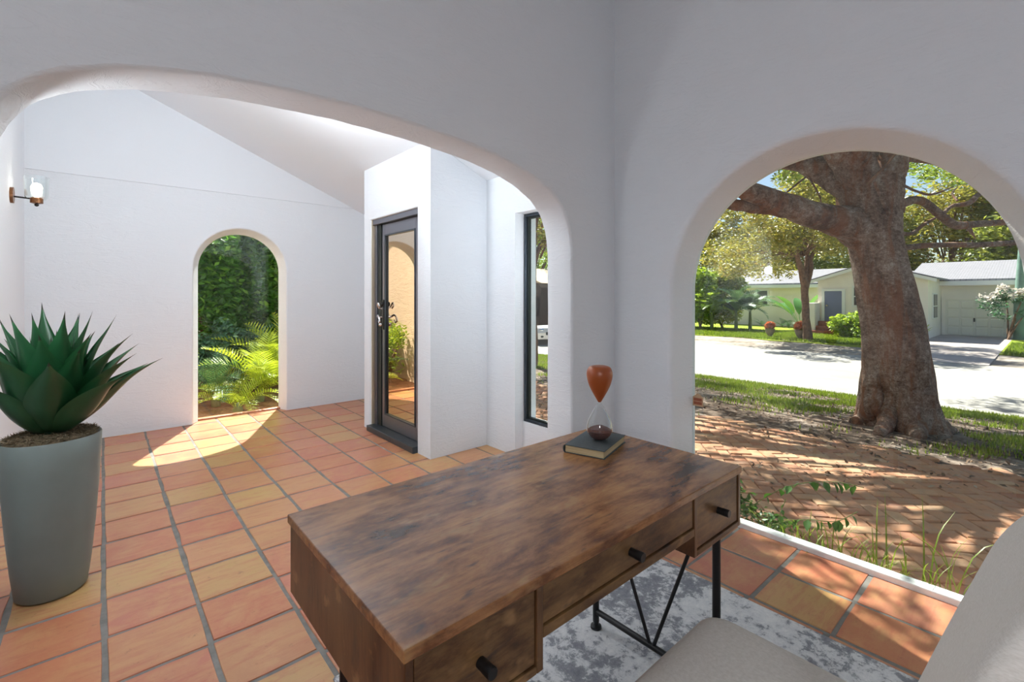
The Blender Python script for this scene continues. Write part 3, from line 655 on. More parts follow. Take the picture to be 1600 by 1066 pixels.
# book and hourglass
bk = thing('book', (1.374, 1.106, DT), 'dark grey hardback book lying on the desk under an hourglass', 'book', rz=math.radians(17.5))
bw, bl, bt = 0.225, 0.150, 0.029
for zz in (0.0, bt-0.003): MB().bbox((-bw/2, -bl/2, zz), (bw/2, bl/2, zz+0.003), 0.001).build('cover_board', M['cover'], bk)
sp_ = [(bl/2-0.004+0.011*math.cos(PI/2-PI*k/10), bt/2+(bt/2)*math.sin(PI/2-PI*k/10)) for k in range(11)] + [(bl/2-0.004+0.008*math.cos(-PI/2+PI*k/10), bt/2+(bt/2-0.003)*math.sin(-PI/2+PI*k/10)) for k in range(11)]
MB().prism(sp_, lambda a, b, t: (t, a, b), -bw/2, bw/2).build('spine', M['cover'], bk, True)
MB().box((-bw/2+0.004, -bl/2+0.005, 0.003), (bw/2-0.004, bl/2-0.002, bt-0.003)).build('pages', M['paper'], bk)
hg = thing('hourglass', (1.385, 1.098, DT+bt), 'hourglass with amber upper bulb and clear lower bulb of brown sand', 'hourglass')
R_ = 0.048
prof_lo = [(0.0, 0.0), (0.020, 0.001), (0.034, 0.008), (0.044, 0.022), (R_, 0.040), (0.046, 0.056), (0.040, 0.074), (0.030, 0.094), (0.018, 0.116), (0.009, 0.131), (0.0055, 0.138)]
prof_hi = [(0.0055, 0.138), (0.010, 0.146), (0.020, 0.163), (0.031, 0.183), (0.041, 0.206), (0.0465, 0.228), (0.0475, 0.243), (0.045, 0.256), (0.039, 0.266), (0.028, 0.271), (0.012, 0.2725), (0.0, 0.2725)]
def dense(p, n):
    q = bez([(a, 0, b) for a, b in p], n); return [(max(0.0, v.x), v.z) for v in q]
MB().lathe(dense(prof_lo, 36), 40, cap=False).build('lower_bulb', M['clear'], hg, True, 80)
MB().lathe(dense(prof_hi, 36), 40, cap=False).build('upper_bulb', M['amber'], hg, True, 80)
MB().lathe([(0.0, 0.0025), (0.020, 0.003), (0.033, 0.0095), (0.0425, 0.022), (0.0455, 0.034), (0.034, 0.042), (0.015, 0.050), (0.0, 0.053)], 32).build('sand', M['sand_dark'], hg, True, 50)

# rug
rg = thing('area_rug', (1.1, 0.6, 0), 'distressed grey and white rug under desk and chair', 'rug')
bm = bmesh.new(); 
mb = MB(); rx0, rx1, ry0, ry1 = 0.60, 2.10, -0.95, 1.62
mb.bbox((rx0, ry0, 0.001), (rx1, ry1, 0.009), 0.003).build('pile', M['rug'], rg, world=True)
mb2 = MB()
for a, b in (((rx0-0.004, ry0, 0.001), (rx0+0.002, ry1, 0.007)), ((rx1-0.002, ry0, 0.001), (rx1+0.004, ry1, 0.007)), ((rx0, ry0-0.004, 0.001), (rx1, ry0+0.002, 0.007)), ((rx0, ry1-0.002, 0.001), (rx1, ry1+0.004, 0.007))):
    MB().bbox(a, b, 0.002).build('bound_edge', M['rug'], rg, world=True)
bm.free()

# upholstered chair
ch = thing('side_chair', (1.0, 0.32, 0), 'beige linen upholstered side chair pulled up to the desk', 'chair')
def soft_box(a, b, r, seg=4, fn=None, cuts=10):
    bm = bmesh.new(); bmesh.ops.create_cube(bm, size=1)
    bmesh.ops.subdivide_edges(bm, edges=list(bm.edges), cuts=cuts, use_grid_fill=True)
    c = [(a[i]+b[i])/2 for i in range(3)]; h = [(b[i]-a[i])/2 for i in range(3)]
    for v in bm.verts:
        p = [v.co[i]*2*h[i] for i in range(3)]
        inn = [max(-(h[i]-r[i]), min(h[i]-r[i], p[i])) for i in range(3)]
        d = Vector([(p[i]-inn[i])/r[i] for i in range(3)])
        if d.length > 1e-6: d = d.normalized()*min(1.0, max(abs(d.x), abs(d.y), abs(d.z)))
        v.co = Vector([c[i]+inn[i]+d[i]*r[i] for i in range(3)])
        if fn: v.co = fn(v.co)
    bm.verts.index_update(); mb = MB(); mb.add([v.co for v in bm.verts], [[v.index for v in f.verts] for f in bm.faces]); bm.free(); return mb
sx0, sx1, sy0, sy1 = 0.735, 1.262, 0.115, 0.622
def seat_fn(p):
    u = (p.x-1.0)/0.26; v_ = (p.y-0.37)/0.26
    if p.z > 0.42: p.z += 0.014*max(0, 1-u*u)*max(0, 1-v_*v_)
    return p
soft_box((sx0, sy0, 0.335), (sx1, sy1, 0.472), (0.055, 0.075, 0.035), fn=seat_fn, cuts=18).build('seat', M['linen'], ch, True, 80, True)
mbw = MB(); zr = 0.36
def back_fn(p):
    t = (p.z-0.40)/0.60                                        # recline and wrap
    u = (p.x-1.0)/0.265
    y = p.y - 0.215*max(0, t)**1.12
    y += 0.050*u*u*(0.35+0.65*max(0, min(1, t)))
    cr = math.exp(-((u-(-0.10-0.55*t))/0.10)**2); y += -0.012*cr
    wd = 1.0 - 0.10*max(0, t-0.70)/0.3*abs(u)
    return Vector((1.0+(p.x-1.0)*wd, y, p.z))
soft_box((0.735, 0.115, 0.345), (1.270, 0.215, 1.000), (0.150, 0.046, 0.150), fn=back_fn, cuts=30).build('backrest', M['linen'], ch, True, 80, True)
for x_, y_ in ((0.775, 0.575), (1.222, 0.575), (0.775, 0.155), (1.222, 0.155)):
    dy = -0.03 if y_ < 0.3 else 0.01
    MB().tube([(x_, y_, 0.35), (x_, y_+dy, 0.0105)], [0.024, 0.016], 4).build('leg', M['wood_side'], ch, False, 35, True)

# planter and agave
PL = Vector((-0.170, 2.945, 0.0))
pln = thing('planter', PL, 'tall tapered matte grey-green planter on the tiles', 'planter')
MB().lathe([(0.0, 0.002), (0.112, 0.002), (0.120, 0.010), (0.133, 0.12), (0.147, 0.28), (0.159, 0.45), (0.167, 0.60), (0.170, 0.688), (0.168, 0.692), (0.163, 0.690), (0.160, 0.66), (0.0, 0.655)], 48, cap=False).build('pot_body', M['planter'], pln, True, 50)
ms = []
mrng = np.random.default_rng(5)
mm = MB(); mm.lathe([(0.0, 0.700), (0.08, 0.697), (0.12, 0.690), (0.162, 0.672)], 40, cap=False)
mo = mm.build('moss_bed', M['moss'], pln, True)
cen = []
for k in range(2600):
    a = mrng.random()*2*PI; r = 0.158*math.sqrt(mrng.random()); cen.append((r*math.cos(a), r*math.sin(a), 0.703-0.7*max(0, r-0.1)**1.0*0.28+mrng.random()*0.012))
me = leaf_mesh('moss_strands', np.array(cen), 0.030, mrng, 0.10, 0.1); me.materials.append(M['moss']); foliage('moss_strands', me, None, pln)
ag = thing('agave', PL + Vector((0.0, 0, 0.695)), 'dark green agave rosette with pointed leaves in the grey planter', 'plant')
def agave_leaf(L, W, rise, curl, seed):
    r_ = random.Random(seed); nL, nW = 16, 6; vs = []; tint = []
    base = [0.50, 0.60, 0.72, 0.84, 0.94, 1.0, 0.99, 0.93, 0.83, 0.70, 0.55, 0.40, 0.26, 0.14, 0.055, 0.0]
    ang = rise; p = Vector((0, 0, 0)); pts = []
    for i in range(nL):
        pts.append(p.copy()); s = i/(nL-1)
        a = ang + curl*(math.sin(s*PI*1.05)*0.5 - 0.35*s) + (0.30*max(0, s-0.72)/0.28)
        p = p + Vector((math.cos(a), 0, math.sin(a)))*(L/(nL-1))
    for side in (1, -1):
        for i in range(nL):
            q = pts[i]; t = (pts[min(i+1, nL-1)]-pts[max(i-1, 0)]).normalized(); n = Vector((-t.z, 0, t.x))
            for j in range(nW+1):
                u = j/nW*2-1; wv = base[i]*W*0.5
                cup = (0.42*u*u)*wv; th = (0.16*W*base[i]*(1-0.75*i/(nL-1)))*(1-u*u)*0.5
                vs.append(q + Vector((0, 1, 0))*(u*wv) + n*(cup + (th*0.3 if side > 0 else -th*1.2)))
                s = i/(nL-1); e = abs(u)
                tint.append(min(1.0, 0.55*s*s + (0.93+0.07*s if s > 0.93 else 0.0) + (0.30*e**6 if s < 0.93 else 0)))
    fs = []; m_ = nW+1; off = nL*m_
    for i in range(nL-1):
        for j in range(nW):
            fs.append((i*m_+j, i*m_+j+1, (i+1)*m_+j+1, (i+1)*m_+j)); fs.append((off+i*m_+j, off+(i+1)*m_+j, off+(i+1)*m_+j+1, off+i*m_+j+1))
        for j in (0, nW):
            q = (i*m_+j, (i+1)*m_+j, off+(i+1)*m_+j, off+i*m_+j); fs.append(q if j == 0 else q[::-1])
    me = tinted_mesh('agave_leaf', np.array([tuple(v) for v in vs]), np.array(fs), tint, True); me.materials.append(M['agave']); return me
AL = [agave_leaf(0.49, 0.165, 0, 0.9, k) for k in range(2)] + [agave_leaf(0.52, 0.125, 0, 0.45, 9), agave_leaf(0.40, 0.12, 0, 0.2, 10)]
na = 44
for k in range(na):
    s = k/(na-1); az = k*2.39996+0.6 + rnd.uniform(-0.12, 0.12)
    rise = math.radians(22+62*s**0.85+rnd.uniform(-4, 4)); me = AL[k % 2] if s < 0.55 else (AL[2] if s < 0.8 else AL[3])
    r0 = 0.045*(1-s)+0.010
    scl = (0.88+0.14*rnd.random())*(1.0 if s < 0.75 else 0.95)
    reach = 0.47*scl*math.cos(rise)*max(0.0, -math.cos(az))+0.03
    if reach > 0.27: rise = min(1.35, math.acos(min(1, math.cos(rise)*0.27/reach))); scl *= 0.92
    link('leaf', me, None, ag, (r0*math.cos(az), r0*math.sin(az), 0.012+0.10*s), (0, -rise, az), (scl, scl, scl))
MB().lathe([(0.05, -0.01), (0.055, 0.03), (0.035, 0.11), (0.0, 0.14)], 14).build('core', M['agave'], ag, True)

# ================================================================== OUTDOORS, STREET SIDE
def gz(x): return -0.22 - 0.03*max(0, min(x, 12.6)-2.8) - 0.075*max(0, min(x, 12.6)-7.4)
ZS = gz(12.6)
def strip(name, xs, y0, y1, m, dz=0.0, edge0=None, edge1=None, ny=40, label=None, rough=0.0, seed=0, flatz=None):
    """ground strip between two wavy edges"""
    r_ = random.Random(seed); vs = []; fs = []; nx = len(xs)
    for j in range(ny+1):
        y = y0+(y1-y0)*j/ny
        for i, x in enumerate(xs):
            xx = x
            if i == 0 and edge0: xx += edge0(y)
            if i == nx-1 and edge1: xx += edge1(y)
            vs.append((xx, y, (gz(xx) if flatz is None else flatz)+dz+r_.uniform(-rough, rough)))
    for j in range(ny):
        for i in range(nx-1): fs.append((j*nx+i, j*nx+i+1, (j+1)*nx+i+1, (j+1)*nx+i))
    mb = MB(); mb.add(vs, fs); n = len(vs)
    mb.add([(a, b, c-0.12) for a, b, c in vs], [])
    # thickness: skirt
    ring = [i for i in range(nx)] + [j*nx+nx-1 for j in range(1, ny+1)] + [ny*nx+i for i in range(nx-2, -1, -1)] + [j*nx for j in range(ny-1, 0, -1)]
    mb.f += [(ring[k], ring[(k+1) % len(ring)], ring[(k+1) % len(ring)]+n, ring[k]+n) for k in range(len(ring))]
    return struct(name, mb, m, True, label)
lin = lambda a, b, n: [a+(b-a)*k/(n-1) for k in range(n)]
strip('ground_yard', lin(2.80, 12.5, 30), -14, 34, M['soil'], 0.0, rough=0.018, ny=120, seed=3, label='sandy yard with leaf litter between house and street', edge1=lambda y: 0.1*math.sin(y*0.9))
strip('road', lin(12.45, 21.0, 8), -30, 50, M['road'], 0.012, label='pale sunlit street', edge0=lambda y: 0.10*math.sin(y*1.3)+0.06*math.sin(y*3.1), edge1=lambda y: 0.15*math.sin(y*0.8))
strip('ground_verge', lin(20.7, 25.6, 6), -30, 50, M['verge'], -0.01, rough=0.02, label='dusty verge on the far side of the street', ny=80)
strip('ground_far_lawn', lin(25.0, 60.0, 12), -30, 60, M['lawn'], 0.02, edge0=lambda y: 0.35*math.sin(y*0.7)+0.2*math.sin(y*1.9), label='bright green lawn in front of the cream house', ny=90)
strip('ground_beyond', lin(-60, 2.6, 4), 6.0, 60, M['mulch'], 0, flatz=-0.10, label='leaf litter behind the foyer wall', ny=60, rough=0.01)

# brick pavement in herringbone
pav = struct('brick_pavement', MB().add([(2.80, -6, gz(2.8)+0.02), (6.05, -6, gz(6.05)+0.02), (6.05, 9, gz(6.05)+0.02), (2.80, 9, gz(2.8)+0.02), (2.80, -6, gz(2.8)-0.05), (6.05, -6, gz(6.05)-0.05), (6.05, 9, gz(6.05)-0.05), (2.80, 9, gz(2.8)-0.05)], [(0,1,2,3),(4,5,6,7),(0,1,5,4),(1,2,6,5),(2,3,7,6),(3,0,4,7)]), M['sandbed'], label='weathered herringbone brick pavement outside the arched window')
bu = 0.105
def brick_mesh(seed):
    r_ = random.Random(seed); l, w_, h_ = bu-0.005, bu/2-0.005, 0.03; j = lambda: r_.uniform(-0.003, 0.003)
    base = [(-l+j(), -w_+j()), (l+j(), -w_+j()), (l+j(), w_+j()), (-l+j(), w_+j())]
    vs = [(a, b, -h_) for a, b in base] + [(a, b, -0.006) for a, b in base] + [(a*0.965, b*0.93, 0) for a, b in base]
    fs = [(k, (k+1) % 4, (k+1) % 4+4, k+4) for k in range(4)] + [(k+4, (k+1) % 4+4, (k+1) % 4+8, k+8) for k in range(4)] + [(8, 9, 10, 11)]
    me = MB().add(vs, fs).mesh('brick'); me.materials.append(M['brick']); return me
BM = [brick_mesh(k) for k in range(6)]
bricks = []
rot45 = math.radians(38); cr, sr = math.cos(rot45), math.sin(rot45)
for i in range(-70, 110):
    for j in range(-110, 110):
        t = (i-j) % 4
        if t == 0: cx, cy, a = (i+1)*bu, (j+0.5)*bu, 0.0
        elif t == 3: cx, cy, a = (i+0.5)*bu, (j+1)*bu, PI/2
        else: continue
        x, y = 2.85+cx*cr-cy*sr, cx*sr+cy*cr
        edge = 6.02+0.14*math.sin(y*0.9+0.4)+rnd.uniform(-0.12, 0.12)
        if not (2.86 < x < edge and -3.0 < y < 7.5): continue
        z = gz(x)+0.037+rnd.uniform(-0.007, 0.007)
        q = proj((x, y, z)); vis = False
        if q and q[0] < 1660:
            g_ = pray(q[0], q[1]); yy = g_.y*(2.745/g_.x); vis = (0.02 < yy < 1.50) and q[1] < 1000
        bricks.append((not vis, q[2] if q else 99, x, y, z, a+rot45+rnd.uniform(-0.05, 0.05)))
bricks.sort()
brest_v = []; brest_f = []; brest_t = []
for k, (nv, d_, x, y, z, a) in enumerate(bricks):
    me = BM[k % 6]; rx, ry = rnd.uniform(-0.045, 0.045), rnd.uniform(-0.035, 0.035)
    if k < 300 and not nv: link('brick', me, None, pav, (x, y, z), (rx, ry+math.atan(0.03), a))
    else:
        mt = Euler((rx, ry, a)).to_matrix(); n0 = len(brest_v); tt = rnd.random()
        for v in me.vertices: p = mt @ v.co; brest_v.append((p.x+x, p.y+y, p.z+z)); brest_t.append(tt)
        for p in me.polygons: brest_f.append([n0+q for q in p.vertices])
me = tinted_mesh('distant_bricks', np.array(brest_v), np.array(brest_f), brest_t); me.materials.append(M['brick'])
o = link('distant_bricks', me, None, pav); o['kind'] = 'stuff'

# grass
def grass_mesh(name, pts, h, rng, wid=0.006, lean=0.5):
    n = len(pts); a = rng.random(n)*2*PI; hh = h*(0.5+rng.random(n)); d = np.stack([np.cos(a), np.sin(a), np.zeros(n)], 1)
    s = np.stack([-np.sin(a), np.cos(a), np.zeros(n)], 1)*wid
    tip = pts + d*(hh*lean*rng.random(n))[:, None] + np.array([0, 0, 1])*hh[:, None]
    v = np.stack([pts-s, pts+s, tip], 1).reshape(-1, 3); f = np.arange(n*3).reshape(-1, 3)
    return tinted_mesh(name, v, f, np.repeat(rng.random(n), 3))
def patchy(x, y, s=1.0):
    return (np.sin(x*1.7*s+np.sin(y*1.1*s)*2)+np.sin(y*2.3*s+x*0.9*s)+np.sin((x+y)*3.7*s)*0.6)
rg_ = np.random.default_rng(21); n = 150000
gx = 6.1+rg_.random(n)**0.75*6.3; gy = -3+rg_.random(n)*15
keep = patchy(gx, gy)*0.8 + patchy(gx, gy, 2.6)*0.5 + (gx-9.9)*0.42 + rg_.normal(size=n)*0.7 > 0.15
keep &= ((gx-7.6)**2+(gy-1.27)**2) > 0.55
gx, gy = gx[keep], gy[keep]; gp = np.stack([gx, gy, np.array([gz(q) for q in gx])], 1)
me = grass_mesh('front_grass', gp, 0.055, rg_, 0.008); me.materials.append(M['leaf_grass'])
o = link('front_grass', me); prop(o, 'patchy green grass around the big tree beside the street', 'grass', None, 'stuff')
n = 60000; gx = 25.2+rg_.random(n)*6.0; gy = -4+rg_.random(n)*24; gp = np.stack([gx, gy, np.full(n, ZS+0.03)], 1)
gp = gp[~((gy < 5.0) & (gy > 1.2) & (gx > 24))]
me = grass_mesh('far_grass', gp, 0.09, rg_, 0.025); me.materials.append(M['leaf_grass'])
o = link('far_grass', me); prop(o, 'sunlit grass tufts across the lawn of the cream house', 'grass', None, 'stuff')
n = 9000; lp = np.stack([2.9+rg_.random(n)*9.3, -3+rg_.random(n)*13, np.zeros(n)], 1); lp[:, 2] = [gz(q)+0.045 if q < 6.5 else gz(q)+0.015 for q in lp[:, 0]]
lp = lp[(patchy(lp[:, 0]+3, lp[:, 1], 0.8) > 0.4) | (lp[:, 0] > 6.4)]
g = N('fallen_leaf'); at = g.n('Attribute', attribute_name='tint'); M['litter'] = g.pbr(g.ramp(at.outputs['Fac'], [(0, (0.08, 0.05, 0.03)), (0.6, (0.22, 0.14, 0.09)), (1, (0.42, 0.34, 0.26))]), 0.9)
me = leaf_mesh('fallen_leaves', lp, 0.05, rg_, 0.5, 3.0); me.materials.append(M['litter'])
o = link('fallen_leaves', me); prop(o, 'dry brown fallen leaves strewn over yard and bricks', 'leaves', None, 'stuff')

# ---- the big ficus
TD = 5.95
tb = pg(1405, 664, gz(7.5)); tb.z = gz(tb.x)
ft = thing('ficus_tree', tb, 'massive leaning ficus with spreading limbs and flared roots by the street', 'tree')
TD = tb.dot(FW)
def px(x, y, dd=0.0): return pd(x, y, TD+dd)
k_ = TD/F
tr_pts = [(1407, 676), (1406, 655), (1405, 630), (1403, 600), (1401, 565), (1397, 520), (1388, 470), (1378, 420), (1368, 375), (1361, 335), (1358, 305), (1362, 280)]
tr_r = [54, 50, 47, 45, 43, 41, 38, 35.5, 35.5, 38, 42, 40]
path = bez([px(a, b) for a, b in tr_pts], 60); rad = [r*k_ for r in interp(tr_r, 60)]
def lobes(i, a):
    t = i/59; low = max(0, 1-t/0.42)
    return 1 + 0.05*math.sin(a*3+t*3) + 0.035*math.sin(a*7+t*9) + low**1.5*(0.16*math.sin(a*4+0.8)+0.10*math.sin(a*6+2.0)) + 0.02*math.sin(a*11+t*30)
MB().tube(path, rad, 40, shape=lobes).build('trunk', M['bark'], ft, True, 80, True)
def limb(nm, pts, widths, dds=None, par=ft, n=30, seg=14, m='bark', lump=0.07):
    dds = dds or [0]*len(pts); P = bez([px(a, b, c) for (a, b), c in zip(pts, dds)], n); R = [q*0.5*k_ for q in interp(widths, n)]
    ph = rnd.uniform(0, 6)
    return MB().tube(P, R, seg, shape=lambda i, a: 1+lump*math.sin(a*3+i*0.7+ph)+lump*0.6*math.sin(i*1.3+ph+a)).build(nm, M[m], par, True, 80, True)
l1 = limb('limb', [(1375, 372), (1330, 352), (1290, 340), (1240, 326), (1190, 306), (1150, 291), (1085, 268)], [66, 56, 42, 36, 30, 25, 18], [0, -0.05, -0.15, -0.3, -0.45, -0.6, -0.9])
limb('limb', [(1240, 330), (1205, 326), (1170, 323), (1140, 318), (1085, 300)], [24, 20, 17, 17, 11], [-0.3, -0.35, -0.35, -0.3, -0.2])
limb('limb', [(1362, 330), (1320, 287), (1275, 262), (1225, 250), (1170, 262), (1110, 250)], [62, 48, 40, 28, 20, 14], [0, 0.1, 0.3, 0.5, 0.8, 1.1])
limb('limb', [(1352, 320), (1335, 262), (1312, 215), (1290, 120), (1270, 0)], [62, 56, 48, 36, 24], [0, -0.1, -0.3, -0.7, -1.2])
limb('limb', [(1368, 318), (1360, 262), (1362, 200), (1350, 90), (1372, -60)], [60, 52, 46, 34, 22], [0, 0.2, 0.5, 0.9, 1.3])
limb('limb', [(1378, 330), (1385, 285), (1398, 240), (1430, 160), (1490, 40)], [54, 44, 42, 32, 20], [0, 0, 0, 0.1, 0.3])
limb('limb', [(1378, 300), (1398, 248), (1440, 205), (1500, 150), (1600, 60)], [40, 34, 28, 20, 14], [0.1, 0.3, 0.6, 1.0, 1.6])
limb('limb', [(1385, 326), (1405, 321), (1432, 312), (1452, 322), (1472, 338), (1495, 352), (1530, 350), (1592, 345), (1660, 330)], [16, 13, 13, 13, 14, 14, 12, 11, 8], [0, 0.1, 0.3, 0.5, 0.6, 0.7, 0.9, 1.2, 1.5])
limb('limb', [(1392, 258), (1420, 246), (1455, 252), (1490, 262), (1540, 285), (1600, 300)], [20, 16, 11, 9, 7, 5], [0.1, 0.2, 0.5, 0.8, 1.2, 1.6])
for pts, ws, dd in (([(1474, 334), (1488, 322), (1512, 318), (1528, 305), (1545, 294)], [6, 6, 9, 9, 7], 0.6), ([(1385, 362), (1405, 364), (1424, 365), (1442, 352), (1462, 340)], [9, 7, 6, 6, 4], 0.2),
                    ([(1385, 392), (1420, 386), (1470, 383), (1540, 382), (1640, 376)], [12, 10, 9, 10, 9], 0.4), ([(1512, 354), (1517, 362), (1524, 372)], [9, 6, 2], 0.8), ([(1496, 314), (1488, 302), (1496, 292)], [4, 3, 2], 0.7), ([(1404, 286), (1430, 298), (1455, 304), (1490, 292)], [5, 4, 4, 2], 0.3),
                    ([(1230, 300), (1262, 275), (1280, 268)], [3, 3, 2], 0.2), ([(1262, 274), (1280, 305), (1283, 318)], [3, 3, 2], 0.1)):
    limb('branch', pts, ws, [dd+0.15*i for i in range(len(pts))], n=22, seg=8)
limb('aerial_root', [(1406, 232), (1380, 262), (1352, 292)], [4, 4, 5], [-0.55, -0.5, -0.42], n=12, seg=6, m='bark2'); limb('aerial_root', [(1366, 284), (1378, 312), (1390, 335)], [4, 5, 7], [-0.5, -0.45, -0.36], n=12, seg=6)
for pts, ws in (([(1372, 560), (1364, 600), (1362, 635), (1350, 652), (1332, 655)], [14, 24, 28, 24, 12]), ([(1432, 590), (1436, 630), (1450, 656), (1472, 662), (1490, 655)], [30, 34, 34, 26, 10]),
                ([(1396, 620), (1388, 650), (1382, 668), (1372, 676)], [30, 26, 22, 14]), ([(1424, 620), (1430, 650), (1428, 668), (1436, 680)], [34, 40, 34, 18]), ([(1452, 610), (1456, 640), (1462, 662)], [16, 20, 16])):
    dd = [-0.12-0.10*i for i in range(len(pts))] if pts[0][0] < 1432 and pts[0][0] > 1380 else [0.0-0.04*i for i in range(len(pts))]
    P = []
    for (a, b), q in zip(pts, dd):
        v = px(a, b, q)
        v.z = max(v.z, gz(v.x)+0.02); P.append(v)
    for i_ in (-2, -1):
        q = pg(pts[i_][0], pts[i_][1]+8, gz(7.5)); q.z = gz(q.x)+(0.06 if i_ == -2 else 0.02); P[i_] = q
    n = 20; MB().tube(bez(P, n), [q*0.5*k_ for q in interp(ws, n)], 14, shape=lambda i, a: 1+0.08*math.sin(a*3+i)).build('root', M['bark'], ft, True, 80, True)
# crown
r1 = np.random.default_rng(31)
cc = []; cr_ = []
while len(cc) < 130:
    a = r1.random()*2*PI; r = 5.6*math.sqrt(r1.random()); x = 6.9+r*math.cos(a)*0.95; y = 3.3+r*math.sin(a)*1.25; z = 4.3+2.6*r1.random()*(1-(r/6.2)**2)+0.7*r1.random()
    if x < 3.6: continue
    cc.append((x, y, z)); cr_.append(0.35+0.5*r1.random())
for k in range(62):                                 # foliage over the brick pavement
    cc.append((3.6+5.2*r1.random(), 1.6+7.2*r1.random(), 3.95+2.3*r1.random())); cr_.append(0.28+0.34*r1.random())
for k in range(46):                                  # foliage towards the street
    cc.append((9.2+4.6*r1.random(), 2.5+9.0*r1.random(), 4.9+2.2*r1.random())); cr_.append(0.35+0.45*r1.random())
for k in range(34):                                  # outer twigs right of the trunk
    cc.append(tuple(pd(1415+190*r1.random(), 205+75*r1.random(), 9.5+6.5*r1.random()))); cr_.append(0.25+0.35*r1.random())
for k in range(16):                                  # outer twigs left of the trunk
    cc.append(tuple(pd(1130+190*r1.random(), 205+70*r1.random(), 9.5+5.5*r1.random()))); cr_.append(0.25+0.35*r1.random())
cc = np.array(cc)
tbn = np.array(tb)
twig = MB(); top = [px(1290, 120, -0.7), px(1350, 90, 0.9), px(1430, 160, 0.1), px(1500, 150, 1.0), px(1190, 306, -0.45), px(1225, 250, 0.5)]
for c in cc[::2]:
    c_ = Vector(c); s_ = min(top, key=lambda q: (q-c_).length); mid = (s_+c_)/2 + Vector((0, 0, rnd.uniform(-0.1, 0.4)))
    twig.tube(bez([s_, mid, c_], 7), interp([0.07, 0.04, 0.014], 7), 5)
twig.build('twigs', M['bark2'], ft, True, 80, True, 'stuff', fix=False)
pts = clusters(r1, 52000, cc, cr_) - tbn
foliage('foliage', leaf_mesh('ficus_foliage', pts, 0.11, r1), M['leaf_main'], ft)

# ---- other trees
def tree(name, base, label, fork, crown_c, crown_r, nleaf, lsize, m, seed, trunk_r=0.16, ncl=40, clr=0.9, bark='bark2', stems=3, group=None, tl=0.0, th=1.0, flatc=0.75):
    r_ = np.random.default_rng(seed); rr = random.Random(seed); base = Vector(base)
    t = thing(name, base, label, 'tree', group)
    fk = base + Vector((0.1, 0.05, fork))
    MB().tube(bez([base-Vector((0, 0, 0.05)), base+Vector((0.06, 0, fork*0.5)), fk], 14), interp([trunk_r*1.35, trunk_r, trunk_r*0.85], 14), 12, shape=lambda i, a: 1+0.08*math.sin(a*3+i)).build('trunk', M[bark], t, True, 80, True)
    cen = ell_points(r_, ncl, crown_c, crown_r, 0.15)
    for k in range(stems):
        c_ = Vector(cen[k*ncl//stems]); md = (fk+c_)/2+Vector((rr.uniform(-.2, .2), rr.uniform(-.2, .2), 0.2))
        MB().tube(bez([fk-Vector((0, 0, 0.1)), md, c_], 12), interp([trunk_r*0.62, trunk_r*0.42, trunk_r*0.12], 12), 8).build('limb', M[bark], t, True, 80, True)
    tw = MB()
    for c in cen[::2]:
        c_ = Vector(c); tw.tube(bez([fk+(c_-fk)*0.35, fk+(c_-fk)*0.7+Vector((0, 0, 0.15)), c_], 6), interp([trunk_r*0.22, trunk_r*0.12, trunk_r*0.05], 6), 4)
    tw.build('twigs', M[bark], t, True, 80, True, 'stuff', fix=False)
    pts = clusters(r_, nleaf, cen, clr*(0.6+0.7*r_.random(ncl)), flatc) - np.array(base)
    foliage('foliage', leaf_mesh(name+'_foliage', pts, lsize, r_, tint_lo=tl, tint_hi=th), M[m], t); return t
stb = pg(1262, 533, ZS)
D2 = stb.dot(FW)
st_ = thing('street_tree', stb, 'slender forked tree with olive leaves beside the flower pots', 'tree')
k2 = D2/F
def tub2(nm, pts, ws, seed=0, par=st_, dd=0.0, seg=10): 
    P = bez([pd(a, b, D2+dd*i) for i, (a, b) in enumerate(pts)], 18); return MB().tube(P, [q*0.5*k2 for q in interp(ws, 18)], seg, shape=lambda i, a: 1+0.10*math.sin(a*3+i)).build(nm, M['bark2'], par, True, 80, True)
tub2('trunk', [(1263, 535), (1260, 505), (1258, 470), (1257, 440)], [15, 11, 10, 11])
tub2('limb', [(1258, 448), (1251, 420), (1245, 395), (1240, 365), (1232, 320)], [11, 8, 7, 6, 3], dd=-0.2); tub2('limb', [(1258, 446), (1260, 415), (1262, 390), (1263, 360), (1270, 310)], [9, 6, 6, 5, 3], dd=0.2); tub2('limb', [(1259, 450), (1267, 420), (1268, 400), (1290, 370), (1320, 330)], [9, 7, 6, 4, 2], dd=0.1); tub2('limb', [(1246, 400), (1232, 390), (1205, 380), (1170, 370)], [5, 4, 3, 2], dd=-0.2)
r2 = np.random.default_rng(41); cen = []
for k in range(66):
    a = r2.random(); b = r2.random()
    cen.append(tuple(pd(1105+a*235, 262+(b**0.8)*(165 if a < 0.55 else 128), D2+(r2.random()-0.5)*6.0)))
cen = np.array([c for c in cen]); pts = clusters(r2, 26000, cen, 0.55+0.6*r2.random(66)) - np.array(stb)
foliage('foliage', leaf_mesh('street_tree_foliage', pts, 0.17, r2), M['leaf_olive'], st_)
tw = MB()
for c in cen[::2]:
    c_ = Vector(c); s_ = pd(1255, 400, D2); tw.tube(bez([s_, (s_+c_)/2+Vector((0, 0, 0.3)), c_], 6), interp([0.06, 0.035, 0.015], 6), 4)
tw.build('twigs', M['bark2'], st_, True, 80, True, 'stuff', fix=False)
